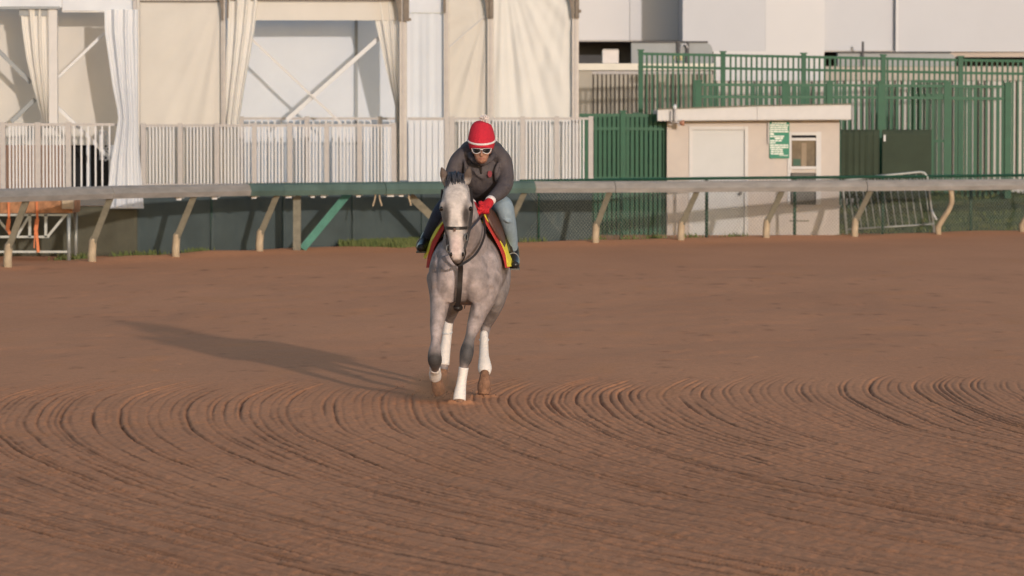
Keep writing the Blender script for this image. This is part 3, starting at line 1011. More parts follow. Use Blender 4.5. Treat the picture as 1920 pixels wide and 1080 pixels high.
# ------------------------------------------------------------------ green steel fences
def picket_fence(name, label, xs, tops, bots, Y0, Y1, posts, step, rails, pw=0.035, postw=0.16, skip=(), m=M_GREEN, ph=0.12):
    """tops/bots: picture rows at xs; depth runs Y0..Y1"""
    xa_, xb_ = xs[0], xs[-1]
    Yf = lambda x: Y0 + (Y1 - Y0) * (x - xa_) / (xb_ - xa_)
    top = lambda x: P(x, float(np.interp(x, xs, tops)), Yf(x))
    bot = lambda x: P(x, float(np.interp(x, xs, bots)), Yf(x))
    t = thing(name, label, 'fence', bot((xa_ + xb_) / 2), 'green steel fences behind the shed')
    pr = None
    x = xa_ + step * 0.6
    while x < xb_:
        if not any(abs(x - p) < 6 for p in posts) and not any(a < x < b for a, b in skip):
            A, B = bot(x), top(x)
            c = (A + B) / 2
            if pr is None:
                hgt = B.z - A.z
                pr = MB().box((c.x - pw / 2, c.y - 0.015, A.z), (c.x + pw / 2, c.y + 0.015, B.z)).build('picket', m, t)
            else:
                o = pr.copy()
                COL.objects.link(o)
                o.location = c - wloc(t)
                o.scale = (1, 1, (B.z - A.z) / hgt)
        x += step
    for dzp in rails:
        pts = [top(x) for x in xs]
        for i in range(len(xs) - 1):
            mid = (pts[i] + pts[i + 1]) / 2
            MB().bar(pts[i] + Vector((0, 0.0, -dzp)), pts[i + 1] + Vector((-0.002, 0.0, -dzp)), 0.05, 0.055).build('rail', m, t)
    for x in posts:
        A, B = bot(x), top(x)
        MB().box((A.x - postw / 2, A.y - 0.07, A.z - 0.1), (A.x + postw / 2, A.y + 0.07, B.z + 0.03)).build('post', m, t)
        MB().box((A.x - postw / 2 - 0.02, A.y - 0.09, B.z + 0.031), (A.x + postw / 2 + 0.02, A.y + 0.09, B.z + ph * 0.5)).build('post_cap', m, t)
    return t


picket_fence('picket_fence', 'tall green steel picket fence, the highest one behind the shed', [1197, 1506, 1800, 1990], [98, 104, 110, 113], [400, 390, 366, 352], 88.5, 91.0,
             (1201, 1355, 1506, 1655, 1800, 1950), 9.8, (0.03, 0.30), pw=0.042, postw=0.10)
picket_fence('picket_fence', 'mid height green picket fence with thick posts right of the shed', [1305, 1560, 1895], [156, 157, 160], [400, 392, 362], 85.2, 86.6,
             (1309, 1471, 1555, 1651, 1775, 1889), 11.2, (0.03, 0.27), pw=0.045, postw=0.13)
picket_fence('picket_fence', 'low dense green picket fence left of the shed', [1086, 1170, 1252], [213, 213, 214], [446, 445, 444], 82.72, 82.78,
             (1168,), 8.6, (0.03, 0.29, 1.25), pw=0.062, postw=0.10)
picket_fence('picket_fence', 'second row of dense green pickets between tent and shed', [1090, 1250], [216, 217], [440, 439], 83.2, 83.25,
             (1195, 1240), 8.9, (0.05, 1.0), pw=0.06, postw=0.14, m=M_GREEN2)
# gate and screen panels
gte = thing('fence_gate', 'dark green mesh gate in the fence right of the shed', 'gate', P(1745, 360, 86.3))
for (x0, y0, x1, y1) in ((1708, 150, 1716, 362), (1770, 150, 1778, 362)):
    MB().pbox(x0, y0, x1, y1, 86.25, 0.07).build('gate_stile', M_GREEN, gte)
for y in (150, 176, 262):
    MB().pbox(1716.2, y, 1769.8, y + 5, 86.27, 0.05).build('gate_rail', M_GREEN, gte)
x = 1719
while x < 1769:
    MB().pbox(x, 155.2, x + 3.6, 362, 86.31, 0.03).build('gate_bar', M_GREEN2, gte)
    x += 5.6
scp = thing('privacy_screen', 'dark olive fabric screen on the fence right of the shed', 'screen', P(1650, 345, 85.2))
M_OLIVE = mat('olive_screen', (0.030, 0.042, 0.028), 0.85, 0.15, 2, 0.2, 50)
for (x0, x1, n) in ((1577, 1648.5, 6), (1654, 1746, 1)):
    rect_cloth('screen_panel', x0, 243, x1, 372, 85.0, M_OLIVE, scp, hang(n, 0.02 if n > 1 else 0.006), 50, 10, 0.012)
MB().pbox(1657, 253, 1660.5, 265, 84.95, 0.02).build('paper_tag', M_PICKET, scp)
kb = thing('concrete_kerb', 'pale concrete kerb under the green fence at far right', 'kerb', P(1850, 362, 87.2))
for k in range(4):
    x0 = 1780 + k * 62
    MB().pbox(x0, 344, x0 + 61, 366, 87.4, 0.3).build('kerb_block', M_TRIM, kb)
ds = thing('dark_screen_panel', 'dark green backing screen between the tent and the shed', 'screen', P(1170, 440, 86))
MB().pbox(1090, 222, 1250, 446, 84.2, 0.03).build('panel', M_GREEN2, ds)

# ------------------------------------------------------------------ grass bank on the right
def bank():
    vs, fs = [], []
    nx, ny = 60, 16
    for j in range(ny + 1):
        v = j / ny
        for i in range(nx + 1):
            u = i / nx
            px = 1560 + 640 * u
            y = float(np.interp(px, WS_PX, WS_Y)) + 0.5 + v * (6.0 if px > 1575 else 6)
            rise = max(0, min(1, (px - 1560) / 160))
            z = -0.05 + (0.34 + 0.52 * rise) * (1 - math.cos(min(1, v * 1.9) * math.pi)) / 2 + 0.03 * math.sin(7 * u * 6 + j)
            vs.append(((px - 960) / F * y, y, z))
    w = nx + 1
    for j in range(ny):
        for i in range(nx):
            a = j * w + i
            fs.append((a, a + 1, a + w + 1, a + w))
    mb = MB()
    mb.v, mb.f = vs, fs
    o = mb.build('grass_bank', M_BANK, None, True)
    tag(o, kind='structure')
    return vs


bv = bank()


def grass(name, label, pts, hmin, hmax):
    vs, fs = [], []
    for p in pts:
        h = random.uniform(hmin, hmax)
        a = random.uniform(0, 6.28)
        lean = random.uniform(0, 0.5) * h
        w = random.uniform(0.006, 0.014)
        dx, dy = math.cos(a), math.sin(a)
        n = len(vs)
        vs += [(p[0] - w, p[1], p[2]), (p[0] + w, p[1], p[2]), (p[0] + dx * lean * 0.4 + w * 0.6, p[1] + dy * lean * 0.4, p[2] + h * 0.6), (p[0] + dx * lean, p[1] + dy * lean, p[2] + h)]
        fs += [(n, n + 1, n + 2), (n, n + 2, n + 3)]
    me = bpy.data.meshes.new(name)
    me.from_pydata(vs, [], fs)
    o = link_mesh(name, me, M_GRASS)
    tag(o, label, 'grass', kind='stuff')


gp = []
for k in range(9000):
    v = random.choice(bv)
    gp.append((v[0] + random.uniform(-0.06, 0.06), v[1] + random.uniform(-0.2, 0.2), v[2] - 0.02))
grass('bank_grass', 'short green grass on the bank at far right', gp, 0.04, 0.12)
gp = []
for k in range(5200):
    px = min(max(random.gauss(745, 52), 640), 960)
    t = random.random() ** 1.5
    q = ws(px, 0)
    gp.append((q.x, q.y - 0.12 - 1.7 * t * max(0.2, 1 - abs(px - 760) / 170), 0.0 + 0.03 * (1 - t)))
grass('verge_grass', 'patch of yellow-green grass at the foot of the windscreen beside the horse', gp, 0.05, 0.16)
gp = []
for k in range(900):
    px = random.choice([232, 262, 288, 362, 380, 150, 118, 1230, 1180, 1000, 1120, 1300, 1380]) + random.gauss(0, 11)
    q = ws(px, 0)
    gp.append((q.x, q.y - random.uniform(0.05, 0.5), 0.0))
grass('edge_weeds', 'thin weeds along the dirt edge under the fence', gp, 0.03, 0.13)

# ------------------------------------------------------------------ leaning crowd barrier
YK = 83.0
cb = thing('crowd_barrier', 'leaning galvanised crowd control barrier right of the shed', 'barrier', P(1670, 440, YK))
pts = [P(1588, 440, YK - 0.1), P(1580, 350, YK + 0.1), P(1586, 338, YK + 0.1), P(1640, 331, YK + 0.1), P(1725, 322.5, YK + 0.1), P(1733, 324, YK + 0.1), P(1738.5, 331, YK + 0.1), P(1752, 437, YK - 0.1)]
MB().tube(pts, 0.026, 8).build('frame', M_GALV, cb, True)
MB().tube([P(1590, 430, YK - 0.1), P(1752, 420, YK - 0.1)], 0.018, 8).build('bottom_tube', M_GALV, cb, True)
for k in range(12):
    t = (k + 0.6) / 12.2
    x0 = 1581 + 157 * t
    MB().tube([P(x0, 339 - 16 * t, YK + 0.1), P(x0 + 14, 429 - 9 * t, YK - 0.09)], 0.011, 6).build('bar', M_GALV, cb, True)
MB().tube([P(1746, 392, YK - 0.2), P(1756, 412, YK - 0.25)], 0.016, 6).build('hook', M_PICKET, cb, True)
for x in (1600, 1745):
    MB().bar(P(x, 440, YK - 0.35), P(x + 2, 437, YK + 0.35), 0.05, 0.02).build('foot', M_GALV, cb)

# ------------------------------------------------------------------ container, housings and white building behind
YK2 = 92.5
cn = thing('corrugated_container', 'beige corrugated metal container with ribbed sides behind the fence', 'container', P(1210, 400, YK2))
MB().pbox(1060, 132, 1335, 420, YK2 + 0.08, 2.2).build('body', M_CORRD, cn)
MB().pbox(1055, 119, 1338, 131.5, YK2 - 0.05, 2.3).build('roof_edge', mat('container_roof', (0.56, 0.52, 0.45), 0.5, 0.05, 3), cn)
MB().pbox(1108, 133, 1335, 139, YK2 + 0.02, 0.05).build('upper_channel', M_PGREY, cn)
MB().pbox(1060, 132, 1110, 420, YK2 + 0.01, 0.06).build('smooth_panel', M_CORR, cn)
pr = None
x = 1114
while x < 1334:
    if pr is None:
        pr = MB().pbox(x, 139.5, x + 4.6, 420, YK2 + 0.0, 0.07).build('rib', M_CORR, cn)
        rf = wloc(pr)
        x00 = P(x, 0, YK2).x
    else:
        copies(pr, [(rf.x + P(x, 0, YK2).x - x00, rf.y, rf.z)], cn)
    x += 8.1
ac = thing('rooftop_unit', 'pale square unit standing on the corrugated container roof', 'box', P(1145, 119, YK2 + 0.3))
MB().pbox(1130, 94, 1160, 118.5, YK2 + 0.3, 0.6).build('casing', mat('unit_casing', (0.5, 0.46, 0.45), 0.5, 0.06, 5), ac)
MB().pbox(1131, 92, 1159, 93.6, YK2 + 0.28, 0.6).build('lid', M_PGREY, ac)
# second ribbed wall seen through the fence on the right
cw = thing('ribbed_wall', 'pale ribbed metal wall seen through the green fence at far right', 'wall', P(1800, 380, 94))
MB().pbox(1340, 124, 2050, 420, 94.0, 0.3).build('backing', mat('ribbed_wall_back', (0.22, 0.20, 0.18), 0.6, 0.06, 2), cw)
MB().pbox(1338, 96, 1545, 151.5, 93.88, 0.11).build('white_panel', M_BLDG2, cw)
MB().pbox(1545.3, 126, 2050, 151, 93.9, 0.09).build('upper_band', mat('beige_band', (0.34, 0.30, 0.265), 0.6, 0.04, 2), cw)
x = 1344
pr = None
while x < 2046:
    if pr is None:
        pr = MB().pbox(x, 152, x + 7.5, 420, 93.92, 0.07).build('rib', mat('ribbed_wall_rib', (0.42, 0.395, 0.375), 0.6, 0.05, 2), cw)
        rf = wloc(pr)
        x00 = P(x, 0, 93.92).x
    else:
        copies(pr, [(rf.x + P(x, 0, 93.92).x - x00, rf.y, rf.z)], cw)
    x += 12.0
# white building with stepped cladding that overhangs a dark undercroft
YW = 100.0
wb = thing('white_building', 'large white clad building above the green fences', 'building', P(1500, 460, YW))


def clad(x0, y0, x1, Y, m, th=3.0, name='cladding_panel', y1=-130, skew=0.0):
    a, b = P(x0, y1, Y), P(x1, y0, Y)
    s = skew * (b.x - a.x)
    v = [(a.x, Y, b.z), (b.x, Y + s, b.z), (b.x, Y + s, a.z), (a.x, Y, a.z), (a.x, Y + th, b.z), (b.x, Y + th, b.z), (b.x, Y + th, a.z), (a.x, Y + th, a.z)]
    MB().add(v, [(0, 1, 2, 3), (7, 6, 5, 4), (0, 4, 5, 1), (1, 5, 6, 2), (2, 6, 7, 3), (3, 7, 4, 0)]).build(name, m, wb)


clad(1040, 75, 1181, YW, M_BLDG2, skew=0.02)
clad(1181.3, 75, 1272, YW, M_BLDG2, skew=-0.03)
clad(1280.5, 97, 1436, YW - 2.6, M_BLDG, 5.6, skew=0.03)
clad(1436.3, 99, 1546, YW - 2.55, M_BLDG2, 5.5, skew=-0.02)
clad(1546.3, 94.5, 1680, YW - 2.4, M_BLDG, 5.4, skew=0.05)
clad(1684.5, 97, 2100, YW - 2.35, M_BLDG, 5.4, skew=0.02)
MB().pbox(1680.4, -130, 1684.1, 97, YW - 2.5, 0.4).build('corner_trim', M_BLDG2, wb)
MB().pbox(1272.3, -130, 1280.2, 97, YW - 0.1, 3).build('downpipe_recess', M_MIDGREY, wb)
for (x0, x1, y0) in ((1040, 1181, 75.3), (1181.3, 1272, 75.3)):
    MB().pbox(x0, y0, x1 - 0.3, y0 + 2.4, YW - 0.02, 2.8).build('soffit_strip', M_PGREY, wb)
MB().pbox(1546.3, 94.8, 1680, 97.2, YW - 2.42, 0.2).build('soffit_strip', M_PGREY, wb)
MB().pbox(1684.5, 97.3, 2100, 107, YW - 2.2, 0.3).build('lower_band', mat('beige_band2', (0.36, 0.31, 0.28), 0.6, 0.05, 2), wb)
MB().pbox(1040, 78, 2100, 460, YW + 1.6, 0.2).build('undercroft_wall', M_DKGREY, wb)


def housing(x0, y0, x1, y1, Y, rad):
    """rounded housing under the cladding"""
    mb = MB()
    pts = [(x0, y0), (x0, y1), (x1, y1)]
    for k in range(7):
        a = k / 6 * math.pi / 2
        pts.append((x1 - rad + rad * math.cos(a), y0 + rad - rad * math.sin(a)))
    v = [P(x, y, Y) for x, y in pts]
    n = len(v)
    v = v + [q + Vector((0, 0.5, 0)) for q in v]
    mb.add(v, [tuple(range(n)), tuple(range(2 * n - 1, n - 1, -1))] + [(i, i + n, (i + 1) % n + n, (i + 1) % n) for i in range(n)])
    mb.build('duct_housing', M_MIDGREY, wb)
    MB().pbox(x0, y0 - 3, x1 - rad * 0.6, y0 - 0.2, Y - 0.05, 0.5).build('housing_edge', M_DKGREY, wb)


housing(1184, 80, 1336, 128, YW - 2.9, 14)
housing(1571, 99.5, 1792, 132, YW - 2.9, 14)
for x, w in ((1270, 5), (1287, 5), (1616, 4)):
    MB().pbox(x, 78, x + w, 125, YW - 3.0, 0.06).build('bracket', M_DKGREY, wb)
MB().tube([P(1275, 92, YW - 3.0), P(1279, 84, YW - 3.0), P(1285, 82, YW - 3.0), P(1290, 90, YW - 3.0)], 0.02, 6).build('pipe_loop', M_BLDG, wb, True)
for x in (1263, 1271, 1277):
    MB().tube([P(x, 113, 90.0), P(x, 104, 90.0), P(x + 1, 101, 90.0)], 0.025, 6).build('yellow_fitting', mat('yellow_brass', (0.62, 0.55, 0.30), 0.4, 0.1, 10), wb, True)

# ------------------------------------------------------------------ organic bodies: lofted limbs fused into one skin
HY = 36.87


def H(px, py, d):
    return P(px, py, HY + d)


def catmull(pts, n):
    pts = [np.array(p, float) for p in pts]
    out = []
    for i in range(len(pts) - 1):
        p0 = pts[max(0, i - 1)]
        p1, p2 = pts[i], pts[i + 1]
        p3 = pts[min(len(pts) - 1, i + 2)]
        for k in range(n):
            t = k / n
            out.append(0.5 * (2 * p1 + (p2 - p0) * t + (2 * p0 - 5 * p1 + 4 * p2 - p3) * t * t + (-p0 + 3 * p1 - 3 * p2 + p3) * t ** 3))
    out.append(pts[-1])
    return out


def loft(mb, chain, n=5, seg=20, cap=0.6, power=2.0):
    """chain: (px, py, depth, half width, half depth)"""
    ctl = []
    for c in chain:
        p = H(c[0], c[1], c[2])
        ctl.append((p.x, p.y, p.z, c[3], c[4] if len(c) > 4 else c[3]))
    pts = catmull(ctl, n)
    rings = []
    for i, q in enumerate(pts):
        a = Vector(pts[max(0, i - 1)][:3])
        b = Vector(pts[min(len(pts) - 1, i + 1)][:3])
        t = (b - a).normalized()
        sx = Vector((1, 0, 0))
        if abs(t.x) > 0.9: sx = Vector((0, 1, 0))
        sx = (sx - t * sx.dot(t)).normalized()
        sy = t.cross(sx).normalized()
        c = Vector(q[:3])
        ring = []
        for k in range(seg):
            th = 2 * math.pi * k / seg
            cs, sn = math.cos(th), math.sin(th)
            e = 2.0 / power
            ring.append(c + sx * (max(q[3], 0.003) * math.copysign(abs(cs) ** e, cs)) + sy * (max(q[4], 0.003) * math.copysign(abs(sn) ** e, sn)))
        rings.append((ring, t, c, min(q[3], q[4])))
    vs, fs = [], []
    vs.append(rings[0][2] - rings[0][1] * rings[0][3] * cap)
    for r in rings: vs += r[0]
    vs.append(rings[-1][2] + rings[-1][1] * rings[-1][3] * cap)
    for k in range(seg):
        fs.append((0, 1 + (k + 1) % seg, 1 + k))
    for i in range(len(rings) - 1):
        for k in range(seg):
            k2 = (k + 1) % seg
            fs.append((1 + i * seg + k, 1 + i * seg + k2, 1 + (i + 1) * seg + k2, 1 + (i + 1) * seg + k))
    L = len(vs) - 1
    o = 1 + (len(rings) - 1) * seg
    for k in range(seg):
        fs.append((L, o + k, o + (k + 1) % seg))
    mb.add(vs, fs)


def ball(mb, px, py, d, rx, ry=None, rz=None, seg=16):
    c = H(px, py, d)
    ry = ry or rx
    rz = rz or rx
    vs, fs = [], []
    nr = seg // 2
    for j in range(1, nr):
        a = math.pi * j / nr
        for k in range(seg):
            b = 2 * math.pi * k / seg
            vs.append(c + Vector((rx * math.sin(a) * math.cos(b), ry * math.sin(a) * math.sin(b), rz * math.cos(a))))
    vs.append(c + Vector((0, 0, rz)))
    vs.append(c - Vector((0, 0, rz)))
    for j in range(nr - 2):
        for k in range(seg):
            k2 = (k + 1) % seg
            fs.append((j * seg + k, (j + 1) * seg + k, (j + 1) * seg + k2, j * seg + k2))
    t, b = len(vs) - 2, len(vs) - 1
    for k in range(seg):
        fs.append((t, k, (k + 1) % seg))
        fs.append((b, (nr - 2) * seg + (k + 1) % seg, (nr - 2) * seg + k))
    mb.add(vs, fs)


def fuse(name, mb, m, parent, voxel=0.01, smooth=5, paint=None, label=None):
    """voxel-fuse overlapping closed shapes into one continuous surface"""
    c = np.array(mb.v).mean(0)
    me = bpy.data.meshes.new(name)
    me.from_pydata([tuple(np.array(v) - c) for v in mb.v], [], mb.f)
    bm = bmesh.new()
    bm.from_mesh(me)
    bmesh.ops.recalc_face_normals(bm, faces=bm.faces)
    bm.to_mesh(me)
    bm.free()
    tmp = bpy.data.objects.new(name + '_tmp', me)
    COL.objects.link(tmp)
    r = tmp.modifiers.new('r', 'REMESH')
    r.mode = 'VOXEL'
    r.voxel_size = voxel
    r.use_smooth_shade = True
    s = tmp.modifiers.new('s', 'SMOOTH')
    s.factor = 0.5
    s.iterations = smooth
    dg = bpy.context.evaluated_depsgraph_get()
    out = bpy.data.meshes.new_from_object(tmp.evaluated_get(dg))
    bpy.data.objects.remove(tmp)
    bpy.data.meshes.remove(me)
    out.name = name
    out.materials.clear()
    for p in out.polygons: p.use_smooth = True
    if paint:
        n = len(out.vertices)
        co = np.empty(n * 3, np.float32)
        out.vertices.foreach_get('co', co)
        co = co.reshape(-1, 3) + c
        col = paint(co).astype(np.float32)
        a = out.color_attributes.new('coat', 'FLOAT_COLOR', 'POINT')
        a.data.foreach_set('color', np.concatenate([col, np.ones((n, 1), np.float32)], 1).ravel())
    o = link_mesh(name, out, m, parent, c)
    if label: o['label'] = label
    return o


def strap(name, pts, w, th, m, parent, n=6, ref=None):
    """flat leather strap through (px, py, depth) points"""
    q = [H(*p) for p in pts]
    q = [Vector(x) for x in catmull([tuple(v) for v in q], n)]
    mb = MB()
    rings = []
    for i, p in enumerate(q):
        t = (q[min(i + 1, len(q) - 1)] - q[max(i - 1, 0)]).normalized()
        nrm = Vector((0, -1, 0)) if ref is None else Vector(ref)
        s_ = t.cross(nrm)
        if s_.length < 0.05: s_ = t.cross(Vector((1, 0, 0)))
        s_.normalize()
        u = s_.cross(t).normalized()
        rings += [p + s_ * w / 2 + u * th / 2, p - s_ * w / 2 + u * th / 2, p - s_ * w / 2 - u * th / 2, p + s_ * w / 2 - u * th / 2]
    fs = []
    for i in range(len(q) - 1):
        for k in range(4):
            k2 = (k + 1) % 4
            fs.append((i * 4 + k, i * 4 + k2, i * 4 + 4 + k2, i * 4 + 4 + k))
    fs += [(0, 1, 2, 3), tuple((len(q) - 1) * 4 + k for k in (3, 2, 1, 0))]
    mb.v, mb.f = rings, fs
    return mb.build(name, m, parent)


M_COAT = mat('grey_horse_coat', (0.50, 0.495, 0.49), 0.65, 0.1, 19, 0.12, 60, col2=(0.84, 0.83, 0.825), attr='coat', spec=0.25)
M_HOOF = mat('dusty_hoof', (0.20, 0.105, 0.065), 0.9, 0.4, 18, 0.4, 40)
M_HAIR = mat('dark_mane_hair', (0.035, 0.036, 0.045), 0.6, 0.3, 60, stretch=(1, 1, 0.2))
M_TAIL = mat('grey_tail_hair', (0.16, 0.15, 0.15), 0.6, 0.3, 60, stretch=(1, 1, 0.2))
M_WRAP = mat('white_leg_wrap', (0.62, 0.575, 0.55), 0.8, 0.05, 30, 0.3, 90)
# bandage layers: fine ridges round the leg
nt_ = M_WRAP.node_tree
wv = nt_.nodes.new('ShaderNodeTexWave')
wv.bands_direction = 'Z'
wv.inputs['Scale'].default_value = 14.0
wv.inputs['Distortion'].default_value = 1.5
tcw = nt_.nodes.new('ShaderNodeTexCoord')
mpw = nt_.nodes.new('ShaderNodeMapping')
mpw.inputs['Rotation'].default_value = (0, 0.35, 0)
nt_.links.new(tcw.outputs['Object'], mpw.inputs[0])
nt_.links.new(mpw.outputs[0], wv.inputs['Vector'])
bw = nt_.nodes.new('ShaderNodeBump')
bw.inputs['Strength'].default_value = 0.25
bw.inputs['Distance'].default_value = 0.005
nt_.links.new(wv.outputs['Fac'], bw.inputs['Height'])
nt_.links.new(bw.outputs[0], nt_.nodes['Principled BSDF'].inputs['Normal'])
M_LEATH = mat('dark_leather', (0.022, 0.018, 0.017), 0.45, 0.2, 30)
M_LEATHB = mat('brown_leather', (0.075, 0.035, 0.025), 0.45, 0.2, 30)
M_YEL = mat('yellow_cloth', (0.60, 0.52, 0.05), 0.8, 0.06, 20)
M_RED = mat('red_cloth', (0.36, 0.035, 0.03), 0.8, 0.1, 20)
M_EYE = mat('horse_eye', (0.008, 0.006, 0.006), 0.1, 0.1, 5)
M_STEEL = mat('steel_bit', (0.16, 0.155, 0.15), 0.5, 0.1, 10, metal=0.4)

hs = thing('horse', 'grey racehorse with white face and white leg wraps cantering towards the viewer', 'horse', (H(868, 755, 0.4).x, HY + 0.4, 0))
hb = MB()
# trunk, chest to rump
loft(hb, [(866, 520, -0.06, 0.13, 0.14), (867, 516, 0.05, 0.225, 0.24), (870, 506, 0.25, 0.295, 0.31), (876, 498, 0.55, 0.322, 0.35), (882, 498, 0.9, 0.33, 0.345),
          (889, 492, 1.2, 0.315, 0.31), (894, 478, 1.5, 0.29, 0.29), (897, 472, 1.75, 0.24, 0.27), (898, 478, 1.95, 0.12, 0.15)], 5, 32, 0.4)
# withers ridge
loft(hb, [(872, 440, 0.12, 0.11, 0.12), (878, 428, 0.4, 0.10, 0.13), (884, 432, 0.8, 0.13, 0.13), (890, 432, 1.2, 0.17, 0.14)], 4, 16)
# breast muscles either side of the middle line
loft(hb, [(846, 490, 0.06, 0.11, 0.12), (843, 525, -0.01, 0.115, 0.11), (838, 560, 0.03, 0.09, 0.09)], 4, 16)
loft(hb, [(886, 490, 0.06, 0.11, 0.12), (892, 525, -0.01, 0.115, 0.11), (898, 560, 0.03, 0.095, 0.09)], 4, 16)
# neck
loft(hb, [(874, 482, 0.32, 0.235, 0.30), (872, 452, 0.14, 0.19, 0.27), (870, 420, -0.06, 0.142, 0.215), (866, 386, -0.25, 0.108, 0.165), (860, 357, -0.38, 0.088, 0.125), (856, 345, -0.44, 0.07, 0.09)], 6, 24)
# head
loft(hb, [(856, 340, -0.44, 0.066, 0.07), (855, 352, -0.49, 0.090, 0.10), (855, 372, -0.555, 0.120, 0.135), (855, 392, -0.61, 0.13, 0.15), (855, 412, -0.66, 0.115, 0.14), (855.5, 432, -0.70, 0.092, 0.115),
          (856, 452, -0.735, 0.069, 0.088), (856.5, 468, -0.76, 0.068, 0.078), (857, 480, -0.775, 0.064, 0.068), (857.5, 488, -0.78, 0.045, 0.048)], 5, 26, 0.5, 2.3)
# brow bones, nostril rims, lower lip
for s in (-1, 1):
    ball(hb, 855 + s * 23.5, 386, -0.665, 0.034, 0.045, 0.045)
    ball(hb, 857 + s * 10, 476, -0.815, 0.024, 0.03, 0.034)
    loft(hb, [(855 + s * 12, 380, -0.50, 0.06, 0.10), (855 + s * 14, 402, -0.54, 0.055, 0.10), (855 + s * 11, 424, -0.6, 0.045, 0.08)], 3, 14)
ball(hb, 857.5, 489, -0.75, 0.034, 0.04, 0.026)
# ears
for (bx, by, tx, ty, s) in ((838, 346, 827.5, 313, -1), (874, 344, 881, 312, 1)):
    loft(hb, [(bx, by, -0.45, 0.032, 0.026), ((bx * 2 + tx) / 3, by - 11, -0.48, 0.039, 0.024), ((bx + tx * 2) / 3, by - 23, -0.49, 0.031, 0.02), (tx, ty, -0.49, 0.008, 0.009)], 5, 14, 0.5)
# shoulder blades, forearm muscles
for s in (-1, 1):
    loft(hb, [(872 + s * 40, 470, 0.32, 0.06, 0.12), (870 + s * 52, 505, 0.16, 0.065, 0.12), (868 + s * 44, 540, 0.02, 0.07, 0.09)], 4, 14)
    loft(hb, [(862 + s * 34, 570, 0.0, 0.045, 0.06), (857 + s * 36, 596, -0.04, 0.036, 0.05)], 3, 12)
# forelegs: right one planted, left one lifted with its knee forward
loft(hb, [(916, 520, 0.20, 0.13, 0.19), (910, 552, 0.12, 0.108, 0.16), (898, 583, 0.06, 0.080, 0.12), (889, 610, 0.0, 0.063, 0.085), (881, 634, -0.05, 0.044, 0.055), (876, 656, -0.08, 0.060, 0.062),
          (873, 673, -0.08, 0.056, 0.056), (869, 690, -0.07, 0.036, 0.042), (866, 715, -0.06, 0.032, 0.040), (863, 735, -0.07, 0.040, 0.047), (861.5, 747, -0.10, 0.036, 0.040), (861, 754, -0.12, 0.045, 0.05)], 4, 18)
loft(hb, [(826, 520, 0.18, 0.125, 0.19), (826, 552, 0.10, 0.098, 0.155), (823, 582, 0.02, 0.076, 0.11), (819, 612, -0.08, 0.060, 0.08), (817, 640, -0.17, 0.043, 0.056), (815, 662, -0.24, 0.058, 0.06),
          (815.5, 677, -0.25, 0.062, 0.062), (816, 687, -0.18, 0.042, 0.044), (816, 696, -0.06, 0.033, 0.04), (816.5, 703, 0.03, 0.043, 0.05), (817.5, 712, 0.06, 0.036, 0.04), (820, 722, 0.07, 0.04, 0.045)], 5, 18)
# hind legs
loft(hb, [(918, 478, 1.55, 0.16, 0.24), (930, 515, 1.35, 0.135, 0.26), (930, 550, 1.2, 0.105, 0.19), (922, 582, 1.28, 0.075, 0.115), (913, 606, 1.36, 0.052, 0.075), (909.5, 622, 1.34, 0.042, 0.06),
          (907.5, 642, 1.24, 0.033, 0.043), (907.5, 672, 1.10, 0.034, 0.042), (908.5, 692, 1.02, 0.045, 0.05), (908.5, 705, 0.96, 0.037, 0.042), (908, 716, 0.92, 0.045, 0.05)], 4, 18)
loft(hb, [(876, 478, 1.6, 0.16, 0.24), (862, 515, 1.5, 0.13, 0.24), (852, 552, 1.42, 0.10, 0.18), (846, 578, 1.55, 0.07, 0.11), (842.5, 597, 1.68, 0.05, 0.07), (841, 612, 1.68, 0.042, 0.055),
          (836.5, 640, 1.66, 0.034, 0.042), (833.5, 668, 1.64, 0.036, 0.042), (832, 686, 1.63, 0.042, 0.048), (831, 700, 1.60, 0.036, 0.04)], 4, 18)


